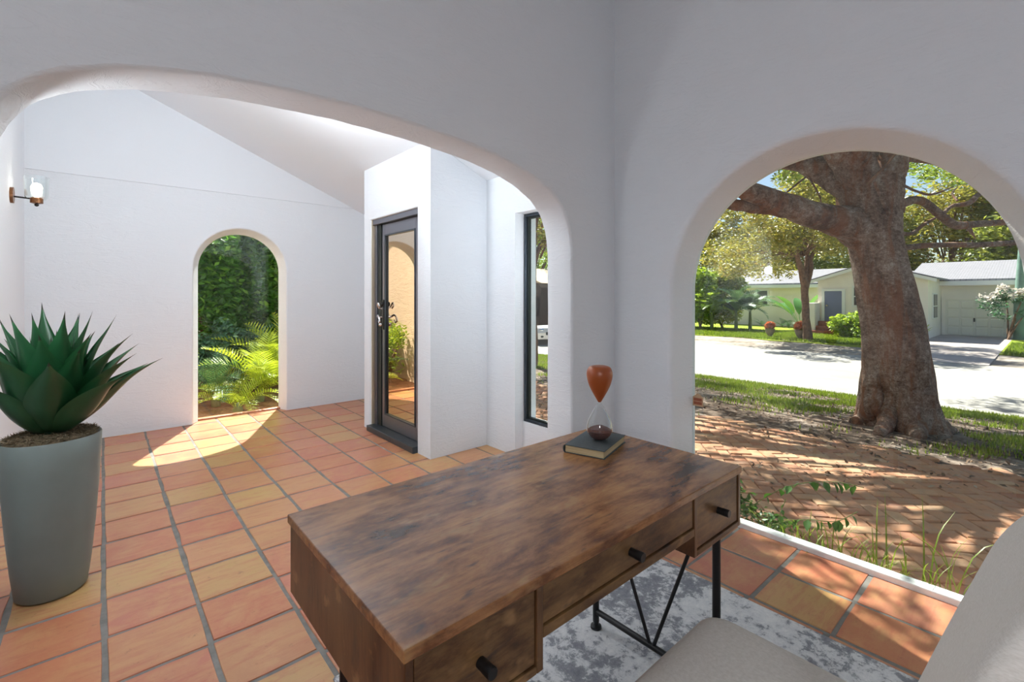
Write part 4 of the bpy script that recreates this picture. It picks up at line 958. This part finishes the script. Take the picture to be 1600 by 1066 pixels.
# trees beyond the house
bgspec = [(48, 27, 6.0, 'leaf_bg', 'tall leafy background tree at far left behind palms'), (47, 19, 6.6, 'leaf_olive', 'yellow-green background tree behind the left house wing'), (50, 11.5, 7.6, 'leaf_bg', 'broad background tree above the blue front door'),
          (50, 5.2, 7.0, 'leaf_olive', 'olive background tree seen right of the ficus trunk'), (47, -0.5, 6.2, 'leaf_bg', 'bright background tree above the garage roof')]
for k, (x, y, hgt, m, lab) in enumerate(bgspec):
    tree('background_tree', (x, y, ZS), lab, 3.2, (x, y, ZS+hgt*0.72+1.4), (4.2, 4.6, hgt*0.74), 15000, 0.36, m, 60+k, 0.3, 90, 1.3, group='trees behind the cream house')
tree('background_tree', (33, 35, ZS), 'bushy tree glimpsed through the narrow dark-framed window', 2.0, (33, 35, ZS+5.6), (5.0, 5.0, 5.0), 11000, 0.36, 'leaf_bright', 81, 0.3, 60, 1.4, group='trees behind the cream house')
q = pg(846, 556, ZS)
tree('verge_tree', (7.9, 8.4, gz(7.9)), 'yellow-leaved tree overhanging the view in the narrow window', 2.4, (7.9, 8.1, 3.6), (1.7, 1.8, 1.1), 5000, 0.13, 'leaf_olive', 83, 0.14, 30, 0.5)

# ---- the cream house
HC = 31.6; HG = 35.8; HL = 37.0
hb = thing('cream_house', (HC+2, 5.0, ZS), 'single-storey cream house with grey tiled roof, blue door and garage', 'house')
def hp_(nm, mb, m, par=hb, smooth=False): return mb.build(nm, m, par, smooth, 35, True)
yL0 = onX(1150, 480, HL).y; yC1 = onX(1278, 480, HC).y; yC0 = onX(1450, 480, HC).y; yG0 = onX(1594, 480, HG).y
zCe = onX(1430, 434, HC).z; zGe = onX(1500, 440, HG).z; zLe = onX(1200, 446, HL).z
ZF = ZS+0.05
hp_('left_wing_wall', MB().box((HL, yC1-0.5, ZS), (HL+6, yL0+2.5, zLe)), M['house_wall'])
zpk = onX(1345, 415, HC).z
yCm = (yC0+yC1)/2
hp_('front_block_wall', MB().prism([(yC0, ZS), (yC0, zCe), (yCm, zCe+0.75), (yC1, zCe), (yC1, ZS)], lambda a, b, t: (t, a, b), HC, HL+3), M['house_wall'])
hp_('garage_wall', MB().box((HG, yG0, ZS), (HG+7, yC0+0.2, zGe)), M['house_wall'])
# roofs
def slab(pts, th=0.12): return MB().add([tuple(p) for p in pts]+[(p[0], p[1], p[2]+th) for p in pts], [(0,1,2,3),(4,5,6,7),(0,1,5,4),(1,2,6,5),(2,3,7,6),(3,0,4,7)])
rg0 = onX(1600, 409, HG+5.5).z
hp_('garage_roof', slab([(HG-0.5, yG0-0.3, zGe), (HG-0.5, yC0+1.5, zGe), (HG+5.0, yC0+1.5, rg0), (HG+5.0, yG0-0.3, rg0)]), M['roof'])
hp_('garage_fascia', MB().box((HG-0.56, yG0-0.3, zGe-0.22), (HG-0.46, yC0+0.3, zGe+0.02)), M['house_white'])
hp_('left_roof', slab([(HL-0.5, yC1-1.5, zLe), (HL-0.5, yL0+2.5, zLe), (HL+4.5, yL0+2.5, zLe+1.15), (HL+4.5, yC1-1.5, zLe+1.15)]), M['roof'])
hp_('left_fascia', MB().box((HL-0.56, yC1, zLe-0.2), (HL-0.46, yL0+2.5, zLe+0.02)), M['house_white'])
for sgn, ye in ((1, yC1), (-1, yC0)):
    hp_('front_roof_slope', slab([(HC-0.35, ye+sgn*0.35, zCe-0.10), (HL+3, ye+sgn*0.35, zCe-0.10), (HL+3, yCm, zCe+0.78), (HC-0.35, yCm, zCe+0.78)], 0.10), M['roof'])
    hp_('barge_board', slab([(HC-0.40, ye+sgn*0.38, zCe-0.24), (HC-0.33, ye+sgn*0.38, zCe-0.24), (HC-0.33, yCm, zCe+0.66), (HC-0.40, yCm, zCe+0.66)], 0.16), M['house_white'])
# garage door of panels
gy1, gy0_ = onX(1477, 480, HG).y, onX(1571, 480, HG).y; gzt = onX(1500, 468, HG).z
gd = hp_('garage_door', MB().box((HG-0.02, gy0_, ZS+0.02), (HG+0.03, gy1, gzt)), M['garage'])
for r in range(4):
    for c in range(4):
        a0 = gy0_+0.08+(gy1-gy0_-0.08)*c/4; a1 = a0+(gy1-gy0_-0.08)/4-0.10; b0 = ZS+0.06+(gzt-ZS-0.06)*r/4; b1 = b0+(gzt-ZS-0.06)/4-0.08
        MB().bbox((HG-0.055, a0, b0), (HG-0.02, a1, b1), 0.015, 1).build('garage_panel', M['garage'], gd, world=True)
MB().box((HG-0.08, (gy0_+gy1)/2-0.03, ZS+0.8), (HG-0.02, (gy0_+gy1)/2+0.03, ZS+1.0)).build('latch', M['black_metal'], gd, world=True)
for a, b in (((HG-0.06, gy1, ZS), (HG+0.02, gy1+0.16, gzt+0.16)), ((HG-0.06, gy0_-0.16, ZS), (HG+0.02, gy0_, gzt+0.16)), ((HG-0.06, gy0_, gzt), (HG+0.02, gy1, gzt+0.16))): hp_('garage_trim', MB().box(a, b), M['house_wall'])
# front door, steps
dy1, dy0, dzt, dzb = onX(1289, 480, HC).y, onX(1316, 480, HC).y, onX(1300, 455, HC).z, onX(1300, 502, HC).z
fd = hp_('front_door', MB().bbox((HC-0.07, dy0, dzb), (HC-0.005, dy1, dzt), 0.01, 1), M['blue_door'])
MB().sphere((HC-0.11, dy1-0.12, dzb+0.9), 0.06, 8, 6).build('door_knob', M['gold_strip'], fd, True, 60, True)
for a, b in (((HC-0.10, dy0-0.14, dzb), (HC-0.0, dy0, dzt+0.12)), ((HC-0.10, dy1, dzb), (HC-0.0, dy1+0.14, dzt+0.12)), ((HC-0.10, dy0, dzt), (HC-0.0, dy1, dzt+0.12))): hp_('door_trim', MB().box(a, b), M['house_white'])
for k in range(3): hp_('brick_step', MB().bbox((HC-0.40-0.36*(2-k), dy0-0.10, ZS), (HC-0.06, dy1+0.55-0.16*k, ZS+(dzb-ZS)*(k+1)/3), 0.02, 1), M['redbrick'])
hp_('porch_post', MB().bbox((HC-0.9, dy1+0.25, ZS), (HC-0.0, dy1+0.62, dzb+1.05), 0.02, 1), M['house_wall'])
def hwin(X, p0, p1, nx=1, nz=2):
    a, b = onX(p0[0], p0[1], X), onX(p1[0], p1[1], X); y0, y1 = min(a.y, b.y), max(a.y, b.y); z0, z1 = min(a.z, b.z), max(a.z, b.z)
    wf = hp_('window_frame', MB().box((X-0.06, y0-0.08, z0-0.08), (X-0.01, y1+0.08, z1+0.08)), M['house_white'])
    for i in range(nx):
        for j in range(nz):
            aa = y0+(y1-y0)*i/nx+0.03; bb = y0+(y1-y0)*(i+1)/nx-0.03; c0 = z0+(z1-z0)*j/nz+0.03; c1 = z0+(z1-z0)*(j+1)/nz-0.03
            MB().box((X-0.085, aa, c0), (X-0.06, bb, c1)).build('window_pane', M['dark_glass'], wf, world=True)
hwin(HL, (1183, 454), (1200, 478), 1, 2); hwin(HC, (1334, 449), (1352, 478), 2, 2); hwin(HC, (1404, 447), (1423, 478), 2, 2)
# side window on the return wall facing the garage
xs_ = [yC0/pray(p, 480).y*pray(p, 480).x for p in (1447, 1454)]
sw = hp_('window_frame', MB().box((HC+1.2, yC0-0.06, ZS+1.0), (HC+2.4, yC0-0.005, ZS+2.35)), M['house_white'])
for j in range(2):
    for i in range(2): MB().box((HC+1.26+0.57*i, yC0-0.085, ZS+1.06+0.64*j), (HC+1.77+0.57*i, yC0-0.06, ZS+1.64+0.64*j)).build('window_pane', M['dark_glass'], sw, world=True)
# driveway and path
mb = MB(); mb.box((21.0, gy0_-0.3, ZS-0.05), (HG, gy1+0.3, ZS+0.026)); struct('driveway', mb, M['drive'], label='pinkish concrete driveway leading to the garage')
struct('path', MB().box((25.3, dy0-0.3, ZS-0.05), (HC-1.0, dy1+0.4, ZS+0.035)), M['drive'], label='pale path leading to the blue door')
# palm trunk at the right end
pb = pg(1597, 524, ZS); pb = onX(1596, 520, HG-1.2); pb.z = ZS
pt_ = thing('palm_tree', pb, 'smooth blue-green palm trunk at the right end of garage', 'tree')
MB().tube(bez([pb, pb+Vector((0, 0, 2.0)), pb+Vector((0, -0.1, 5.5))], 16), interp([0.30, 0.26, 0.16], 16), 14).build('trunk', M['palm_trunk'], pt_, True, 80, True)
# frond plants
def frond_mesh(name, L, W, n, m, arch=0.9, seed=0, lw=0.022, lift=0.35):
    r_ = np.random.default_rng(seed); vs = []; fs = []; ti = []
    pts = []; p = np.zeros(3); a = 1.15
    for i in range(n+1):
        pts.append(p.copy()); s = i/n; an = a - arch*1.5*s; p = p + np.array([math.cos(an), 0, math.sin(an)])*(L/n)
    base_t = r_.random()*0.3
    for i in range(n):                                             # rachis
        q0, q1 = pts[i], pts[i+1]; w0 = 0.007*(1-i/n)+0.002
        k = len(vs); vs += [q0+[0, w0, 0.003], q0+[0, -w0, 0.003], q1+[0, -w0, 0.003], q1+[0, w0, 0.003]]; ti += [0.3]*4; fs.append((k, k+1, k+2, k+3))
    for i in range(max(1, n//7), n+1):
        s = i/n; prof = math.sin(PI*min(1, (s*0.92+0.10)))**0.6; q = pts[i]; t = pts[min(i+1, n)]-pts[i-1]; t = t/np.linalg.norm(t); up = np.array([-t[2], 0, t[0]])
        for sd in (1, -1):
            ln = W*prof*(0.9+0.2*r_.random()); d = np.array([0, sd, 0])*0.86 + t*0.5 + up*lift*(0.7+0.6*r_.random()); d /= np.linalg.norm(d)
            mid = q + d*ln*0.5; tip = q + d*ln - np.array([0, 0, 0.06*ln]); ww = t*lw*0.5
            k = len(vs); vs += [q-ww*0.5, q+ww*0.5, mid+ww, mid-ww, tip+ww*0.12, tip-ww*0.12]; tt = base_t+0.6*r_.random(); ti += [tt]*6
            fs.append((k, k+1, k+2, k+3)); fs.append((k+3, k+2, k+4, k+5))
    me = tinted_mesh(name, np.array(vs), np.array(fs), ti); me.materials.append(m); return me
FR_Y = [frond_mesh('frond', 0.95, 0.20, 26, M['frond_yellow'], 0.75+0.2*k, k) for k in range(3)]
FR_D = [frond_mesh('frond', 0.95, 0.20, 26, M['frond_dark'], 0.8+0.2*k, 10+k) for k in range(3)]
FR_P = [frond_mesh('frond', 2.4, 0.55, 22, M['frond_dark'], 0.9+0.2*k, 20+k, 0.09) for k in range(3)]
FR_G = [frond_mesh('frond', 2.4, 0.55, 22, M['leaf_bright'], 0.8+0.2*k, 24+k, 0.10) for k in range(3)]
def frond_plant(name, loc, label, meshes, n, scale, seed, lo=-25, hi=30, z0=0.05, cat='fern', group=None, stem=None, az=None):
    r_ = random.Random(seed); t = thing(name, loc, label, cat, group)
    for k in range(n):
        a = (az[k % len(az)]+r_.uniform(-0.25, 0.25)) if az else k*2.39996+r_.uniform(-0.3, 0.3)
        s = scale*r_.uniform(0.75, 1.1)
        link('frond', meshes[k % len(meshes)], None, t, (0.04*math.cos(a), 0.04*math.sin(a), z0), (r_.uniform(-0.3, 0.3), math.radians(r_.uniform(lo, hi)), a), (s, s, s))
    if stem: MB().tube([(0, 0, -0.02), (0.02, 0, z0*0.5), (0, 0, z0+0.05)], [stem*1.2, stem, stem*0.8], 10).build('stem', M['palm_trunk'] if stem > 0.1 else M['stem'], t, True, 60)
    else: MB().lathe([(0.05, -0.02), (0.06, z0*0.5), (0.03, z0+0.04), (0.0, z0+0.06)], 10).build('crown_base', M['stem'], t, True, 60)
    return t
# shrubs and palms left of the house
def bush(name, loc, label, r, n, size, m, seed, aspect=0.45, cat='shrub', group=None, stems=3, shell=0.35, aspect_droop=0.0, stem_r=0.05):
    r_ = np.random.default_rng(seed); t = thing(name, loc, label, cat, group); rr = random.Random(seed)
    c = ell_points(r_, 26, (0, 0, r[2]*1.02), (r[0]*0.72, r[1]*0.72, r[2]*0.72), 0.2)
    for k in range(stems):
        q = Vector(c[k]); MB().tube(bez([(0.1*rr.uniform(-1, 1)*r[0], 0.1*rr.uniform(-1, 1)*r[1], -0.03), (q.x*0.4, q.y*0.4, q.z*0.5), q], 8), interp([stem_r, stem_r*0.7, stem_r*0.2], 8), 6).build('stem', M['bark2'], t, True, 60)
    p = clusters(r_, n, c, np.full(26, 0.36*(r[0]+r[1])/2), r[2]/((r[0]+r[1])/2)); p = p[p[:, 2] > 0.02]
    foliage('foliage', leaf_mesh(name+'_foliage', p, size, r_, aspect, droop=aspect_droop), M[m], t); return t
def at(px_, py_, X): v = onX(px_, py_, X); v.z = ZS; return v
p = at(1092, 500, 30); bush('leafy_shrub', p, 'tall bright green shrub hard against the arch edge', (1.7, 1.8, 2.0), 6000, 0.30, 'leaf_bright', 90)
p = at(1128, 500, 31.5); bush('leafy_shrub', p, 'tall yellow-green shrub between bright shrub and feathery palm', (1.6, 1.8, 2.1), 6000, 0.28, 'leaf_bg', 91)
for k, (pxx, X, s, lab) in enumerate(((1112, 29.5, 0.75, 'small clumping palm in front of the tall shrubs'), (1150, 30.5, 0.95, 'feathery clumping palm left of the house window'), (1172, 31.5, 0.90, 'dark drooping palm touching the left house wall'))):
    frond_plant('clumping_palm', at(pxx, 500, X), lab, FR_P if k else FR_G, 22, s, 100+k, -45, 25, 1.1, 'palm', 'palms left of the cream house', 0.10)
# traveller's palm with paddle leaves
def paddle_mesh(L, W, seed):
    n = 14; vs = []; ti = []; fs = []; r_ = random.Random(seed); p = Vector((0, 0, 0)); pts = []
    for i in range(n+1): pts.append(p.copy()); a = 1.3-1.15*(i/n)**1.6; p = p+Vector((math.cos(a), 0, math.sin(a)))*(L/n)
    for i in range(n+1):
        s = i/n; wv = 0.02 if s < 0.4 else W*0.5*math.sin(PI*min(1, (s-0.4)/0.6*0.93+0.07))**0.6
        for u in (-1, 0, 1): vs.append(tuple(pts[i]+Vector((0, u*wv, 0.12*wv*abs(u)+0.0)))); ti.append(0.2+0.6*s*r_.random())
    for i in range(n):
        for j in range(2): fs.append((i*3+j, i*3+j+1, (i+1)*3+j+1, (i+1)*3+j))
    me = tinted_mesh('paddle_leaf', np.array(vs), np.array(fs), ti, True); me.materials.append(M['banana']); return me
PD = [paddle_mesh(2.9, 0.55, k) for k in range(2)]
bn = thing('paddle_leaf_plant', at(1250, 503, 33.5), 'tall paddle-leaved plant behind the slender forked tree', 'plant')
for k in range(13):
    a = PI/2 + (k-6)*0.30*(1 if k % 2 else -1)*0.6 + (PI if k % 2 else 0); s = 0.8+0.35*rnd.random()
    link('leaf', PD[k % 2], None, bn, (0, 0, 0.15), (0, math.radians(rnd.uniform(-8, 28)), a), (s, s, s))
MB().lathe([(0.18, -0.02), (0.2, 0.3), (0.08, 0.6), (0, 0.62)], 10).build('stem', M['stem'], bn, True)
p = at(1335, 520, 29.6); bush('rounded_bush', p, 'rounded glossy green bush between blue door and ficus trunk', (1.15, 1.35, 0.80), 3200, 0.22, 'leaf_bright', 93, 0.5)
frond_plant('spiky_plant', at(1436, 524, 30.4), 'bright strap-leaved plant just right of the ficus trunk', [frond_mesh('frond', 0.9, 0.10, 10, M['frond_yellow'], 0.5, 40, 0.10)], 9, 0.95, 130, -35, 10, 0.05, 'plant')
for k, pxx in enumerate((1190, 1222, 1232)):
    frond_plant('border_plant', at(pxx, 505, 35.5), ['low spiky plant at foot of house wall below window', 'low dark plant at foot of wall left of paddle leaves', 'broad dark plant hugging the wall beside paddle leaves'][k], FR_D, 8, 0.85, 140+k, -30, 20, 0.05, 'plant', 'low plants along the house wall')
# flower pots
def flower_pot(loc, label, s, seed):
    t = thing('flower_pot', loc, label, 'pot', 'stone pots of orange flowers')
    MB().lathe([(0.0, 0.0), (0.20*s, 0.0), (0.16*s, 0.06*s), (0.14*s, 0.12*s), (0.26*s, 0.28*s), (0.34*s, 0.48*s), (0.36*s, 0.62*s), (0.40*s, 0.64*s), (0.40*s, 0.70*s), (0.32*s, 0.70*s), (0.30*s, 0.62*s), (0.0, 0.60*s)], 20, cap=False).build('pot_body', M['pot'], t, True, 40)
    r_ = np.random.default_rng(seed); p = ell_points(r_, 170, (0, 0, 0.98*s), (0.34*s, 0.34*s, 0.30*s), 0.2)
    foliage('blossoms', leaf_mesh('blossoms', p, 0.20, r_, 0.9), M['flower_orange'], t)
    p = ell_points(r_, 150, (0, 0, 0.80*s), (0.26*s, 0.26*s, 0.26*s), 0.2); foliage('foliage', leaf_mesh('pot_leaves', p, 0.18, r_), M['leaf_bright'], t)
flower_pot(pg(1203, 527, ZS+0.03), 'stone pot of orange flowers standing alone on the lawn', 0.62, 7)
flower_pot(pg(1250, 530, ZS+0.03), 'stone pot of orange flowers half hidden by slender trunk', 0.66, 8)
# crape myrtle by the garage
cm = at(1577, 523, HG-1.6); cmt = thing('blossom_tree', cm, 'small multi-stemmed tree with pale blossom in front of garage', 'tree')
r3 = np.random.default_rng(55); cen = ell_points(r3, 22, (0, 0, 1.75), (0.8, 1.0, 0.85), 0.2)
for k in range(5): 
    q = Vector(cen[k]); MB().tube(bez([(0.06*k-0.1, 0.05, -0.03), (q.x*0.4, q.y*0.4, q.z*0.55), q], 9), interp([0.05, 0.035, 0.012], 9), 6).build('stem', M['bark2'], cmt, True, 60)
foliage('foliage', leaf_mesh('blossom_tree_foliage', clusters(r3, 750, cen, np.full(22, 0.30)), 0.16, r3), M['leaf_hedge2'], cmt)
tp = cen[cen[:, 2] > 1.75]; foliage('blossoms', leaf_mesh('blossoms', clusters(r3, 420, tp+np.array([0, 0.1, 0.22]), np.full(len(tp), 0.28)), 0.17, r3, 0.8), M['flower_white'], cmt)

# ---- seen through the narrow window: parked car, tan house, wall lantern
ln = thing('wall_lantern', (XF+TW, 2.985, 1.06), 'dark brown tapered lantern on outside wall beside narrow window', 'lantern')
def taper(x0, x1, w0, w1, z0, z1, yc=0.0): return MB().add([(x0, yc-w0, z0), (x1-0.02, yc-w0, z0), (x1-0.02, yc+w0, z0), (x0, yc+w0, z0), (x0, yc-w1, z1), (x1, yc-w1, z1), (x1, yc+w1, z1), (x0, yc+w1, z1)], [(0,1,2,3),(4,5,6,7),(0,1,5,4),(1,2,6,5),(2,3,7,6),(3,0,4,7)])
taper(0.06, 0.20, 0.055, 0.085, 0.0, 0.33).build('lantern_body', M['lantern'], ln); taper(0.05, 0.22, 0.095, 0.05, 0.33, 0.37).build('cap', M['lantern'], ln)
MB().box((0.0, -0.04, 0.08), (0.06, 0.04, 0.25)).build('wall_bracket', M['lantern'], ln)
cp = pg(840, 537, ZS); 
car = thing('parked_car', (cp.x+1.0, cp.y+0.75, ZS+0.012), 'pale parked car across the street seen through narrow window', 'car', rz=math.radians(-118))
# local frame: x forward, y left
prof = [(-2.15, 0.28), (-2.2, 0.62), (-2.1, 0.92), (-1.2, 1.0), (-0.9, 1.02), (0.75, 1.0), (1.6, 0.90), (2.05, 0.76), (2.18, 0.55), (2.15, 0.28), (1.8, 0.22), (1.68, 0.48), (1.4, 0.62), (1.12, 0.48), (1.0, 0.22), (-0.95, 0.22), (-1.07, 0.48), (-1.35, 0.62), (-1.63, 0.48), (-1.75, 0.22)]
bo = MB().prism(prof, lambda a, b, t: (a, t*(1-0.05*max(0, abs(a)-1.4)), b), -0.88, 0.88).build('body', M['car_white'], car)
cab = [(-1.75, 0.98), (-1.45, 1.40), (-0.9, 1.50), (0.05, 1.48), (0.95, 0.99)]
MB().prism(cab, lambda a, b, t: (a, t*(1.0-0.30*max(0, b-0.98)), b), -0.82, 0.82).build('greenhouse', M['car_glass'], car)
MB().prism([(-1.42, 1.42), (-0.9, 1.52), (0.05, 1.50), (0.16, 1.45), (-0.9, 1.47)], lambda a, b, t: (a, t, b), -0.68, 0.68).build('roof', M['car_white'], car)
for sx_ in (1.4, -1.35):
    for sy_ in (0.80, -0.80):
        wl = MB().tube([(sx_, sy_-0.10, 0.32), (sx_, sy_-0.08, 0.32), (sx_, sy_+0.08, 0.32), (sx_, sy_+0.10, 0.32)], [0.29, 0.32, 0.32, 0.29], 24).build('wheel', M['rubber'], car, True)
        sg = 1 if sy_ > 0 else -1
        MB().tube([(sx_, sy_+sg*0.09, 0.32), (sx_, sy_+sg*0.108, 0.32)], 0.20, 20).build('rim', M['alloy'], wl, True)
for sy_ in (0.62, -0.62):
    MB().sphere((2.02, sy_, 0.68), 0.14, 12, 8, (0.7, 1.2, 0.6)).build('headlight', M['chrome'], car, True)
    MB().sphere((2.14, sy_, 0.40), 0.08, 10, 6, (0.5, 1.2, 0.7)).build('fog_lamp', M['seal'], car, True)
MB().bbox((2.08, -0.45, 0.46), (2.20, 0.45, 0.60), 0.02).build('grille', M['seal'], car)
th_p = pd(850, 470, 42); th_p.z = ZS
tn = thing('tan_house', th_p, 'distant tan gabled house glimpsed through narrow window', 'house')
MB().box((-4, -5, 0), (4, 5, 3.0)).build('wall', M['tan_house'], tn)
MB().prism([(-5, 2.9), (5, 2.9), (0, 4.6)], lambda a, b, t: (t, a, b), -4.4, 4.4).build('roof', M['tan_house'], tn)

# ---- plants along the arched window
r4 = np.random.default_rng(77)
LM = []
for k in range(2):
    vs = [(0, 0, 0), (0.016, 0.017, 0.003), (0.030, 0.016, 0.002), (0.055, 0, -0.010), (0.030, -0.016, 0.002), (0.016, -0.017, 0.003), (0.025, 0, -0.004)]
    me = tinted_mesh('vine_leaf', np.array(vs), np.array([(0, 1, 6), (1, 2, 6), (2, 3, 6), (3, 4, 6), (4, 5, 6), (5, 0, 6)]), [0.45+0.3*k]*7); me.materials.append(M['vine']); LM.append(me)
def vine(pts, label, nleaf, s, seed):
    t = thing('vine', pts[0], label, 'vine'); r_ = random.Random(seed); P = bez(pts, 30)
    MB().tube(P, 0.0022, 5).build('stem', M['stem'], t, True, 60, True)
    b = Vector(pts[0])
    for k in range(nleaf):
        q = P[min(29, 2+int(27*k/nleaf))]-b; a = r_.uniform(0, 2*PI); sc_ = s*r_.uniform(0.7, 1.15)
        link('leaf', LM[k % 2], None, t, q, (r_.uniform(-0.5, 0.5), math.radians(r_.uniform(35, 80)), a), (sc_, sc_, sc_))
z_ = lambda x: gz(x)+0.04
vine([(2.92, 1.42, z_(2.92)), onX(1200, 775, 3.05), onX(1245, 757, 3.05), onX(1300, 753, 3.05), onX(1350, 762, 3.05)], 'thin vine with hanging leaves stretching across above the bricks', 16, 1.15, 1)
vine([(2.90, 1.30, z_(2.9)), onX(1215, 818, 2.95), onX(1260, 812, 2.95), onX(1305, 815, 2.95), onX(1340, 800, 2.95)], 'thin vine with heart-shaped leaves just over the window sill', 16, 1.05, 2)
vine([(2.90, 1.20, z_(2.9)), onX(1212, 825, 2.92), onX(1220, 800, 2.93), onX(1228, 780, 2.95)], 'short upright vine shoot close to the desk corner', 7, 0.8, 3)
def sprig(loc, label, r, n, size, seed, m='vine'):
    return bush('leafy_weed', loc, label, r, n, size, m, seed, 0.5, 'plant', None, 4, stem_r=0.006)
sprig((2.97, 1.38, z_(2.97)), 'leafy green weed beyond the desk corner at the sill', (0.15, 0.20, 0.22), 620, 0.05, 201)
sprig((3.10, 1.20, z_(3.1)), 'low leafy weed growing between bricks behind the vine', (0.16, 0.20, 0.10), 320, 0.04, 202)
sprig((2.98, 1.62, z_(2.98)), 'leafy green weed beside the window jamb', (0.12, 0.18, 0.16), 320, 0.045, 203)
def tuft(loc, label, n, h, seed, spread=0.10):
    r_ = random.Random(seed); t = thing('grass_tuft', loc, label, 'grass')
    for k in range(n):
        a = r_.uniform(0, 2*PI); L = h*r_.uniform(0.55, 1.1); lean = r_.uniform(0.15, 0.75); bx, by = r_.gauss(0, spread*0.5), r_.gauss(0, spread)
        P = bez([(bx, by, -0.01), (bx+0.35*lean*L*math.cos(a), by+0.35*lean*L*math.sin(a), L*0.6), (bx+lean*L*math.cos(a), by+lean*L*math.sin(a), L*(0.95-0.3*lean))], 8)
        vs = []; ti = []; s_ = Vector((-math.sin(a), math.cos(a), 0))
        for i, q in enumerate(P):
            w_ = 0.0035*(1-(i/7)**2)+0.0003; vs += [tuple(q-s_*w_), tuple(q+s_*w_)]; ti += [0.2+0.6*i/7]*2
        me = tinted_mesh('blade', np.array(vs), np.array([(2*i, 2*i+1, 2*i+3, 2*i+2) for i in range(7)]), ti); me.materials.append(M['leaf_grass']); link('blade', me, None, t)
tuft((2.92, 0.86, z_(2.92)), 'long arching grass tuft at the middle of window sill', 38, 0.34, 301)
tuft((2.93, 0.62, z_(2.93)), 'grass tuft with bright blades near the chair back', 44, 0.32, 302)
tuft((2.92, 0.42, z_(2.92)), 'tall thin grass tuft beside the chair back edge', 26, 0.50, 303)
tuft((2.95, 1.05, z_(2.95)), 'short sparse grass tuft next to the leafy weeds', 22, 0.24, 304)

# ================================================================== OUTDOORS, BEHIND THE FOYER
sw_ = thing('garden_wall', (0.30, 6.0, -0.1), 'sunlit tan stucco garden wall mirrored in the door glass', 'wall')
alc = [(6.0, -0.1), (6.0, 3.4), (11.0, 3.4), (11.0, -0.1)]
mb = MB(); 
poly = [(6.02, -0.1), (6.02, 3.4), (10.5, 3.4), (10.5, -0.1)] + [(7.5+0.62*math.cos(PI*k/24), 1.75+0.62*math.sin(PI*k/24)) for k in range(25)][::1]
poly = [(6.02, -0.1), (6.02, 3.4), (10.5, 3.4), (10.5, -0.1), (8.30, -0.1)] + [(7.68+0.62*math.cos(PI*k/24), 1.75+0.62*math.sin(PI*k/24)) for k in range(25)] + [(7.06, -0.1)]
mb.prism(poly, lambda a, b, t: (t, a, b), 0.24, 0.30).build('face', M['stucco_tan'], sw_, True, 35, True)
MB().box((0.05, 6.02, -0.1), (0.24, 10.5, 3.4)).build('recessed_panel', M['stucco_tan'], sw_, world=True)
bush('garden_shrub', (0.62, 7.15, -0.1), 'small leafy shrub before the stucco wall, seen in door glass', (0.34, 0.5, 0.55), 1500, 0.06, 'leaf_bright', 210)
hs = [((1.25, 9.0, -0.1), (0.75, 0.7, 1.50), 'leaf_hedge', 'dark hedge shrub at the left of the small arched window'), ((1.95, 9.2, -0.1), (0.8, 0.7, 1.55), 'leaf_hedge', 'dense green hedge shrub in the centre of small arched window'), ((2.85, 9.1, -0.1), (0.8, 0.7, 1.65), 'leaf_hedge', 'dense hedge shrub at the right of small arched window')]
for k, (l_, r_, m_, lab) in enumerate(hs): bush('hedge_shrub', l_, lab, r_, 13000, 0.105, m_, 220+k, 0.5, group='hedge behind the foyer', stem_r=0.03)
for k, (l_, r_, lab) in enumerate((((1.45, 8.15, -0.1), (0.6, 0.45, 0.55), 'blue-green leafy shrub low before the hedge'), ((2.35, 8.2, -0.1), (0.6, 0.45, 0.60), 'deep green shrub low before the hedge at right'))):
    bush('understorey_shrub', l_, lab, r_, 4500, 0.075, 'leaf_hedge2', 230+k, 0.5, stem_r=0.02)
frond_plant('cycad', (1.60, 7.0, -0.1), 'yellow-green cycad with arching fronds in small arched window', FR_Y, 22, 1.05, 240, -38, 28, 0.12)
frond_plant('cycad', (2.05, 7.6, -0.1), 'yellow-green cycad rising behind the front one', FR_Y, 18, 1.15, 241, -45, 12, 0.15)
frond_plant('cycad', (1.10, 7.05, -0.1), 'dark silvery cycad at left of the small arched window', FR_D, 14, 0.9, 242, -40, 22, 0.12)
frond_plant('cycad', (1.25, 6.55, -0.1), 'low yellowing cycad close to the small window sill', FR_Y, 12, 0.72, 243, -15, 30, 0.06)
frond_plant('cycad', (1.55, 7.95, -0.1), 'dark cycad tucked beneath the hedge', FR_D, 14, 1.05, 244, -45, 10, 0.18)
# boundary behind the hedge
hb_ = tree('background_tree', (2.2, 12.5, -0.1), 'dark tree rising behind the hedge in the small arched window', 1.0, (2.4, 11.6, 2.2), (2.6, 0.9, 1.7), 12000, 0.13, 'leaf_hedge2', 250, 0.12, 50, 0.7)
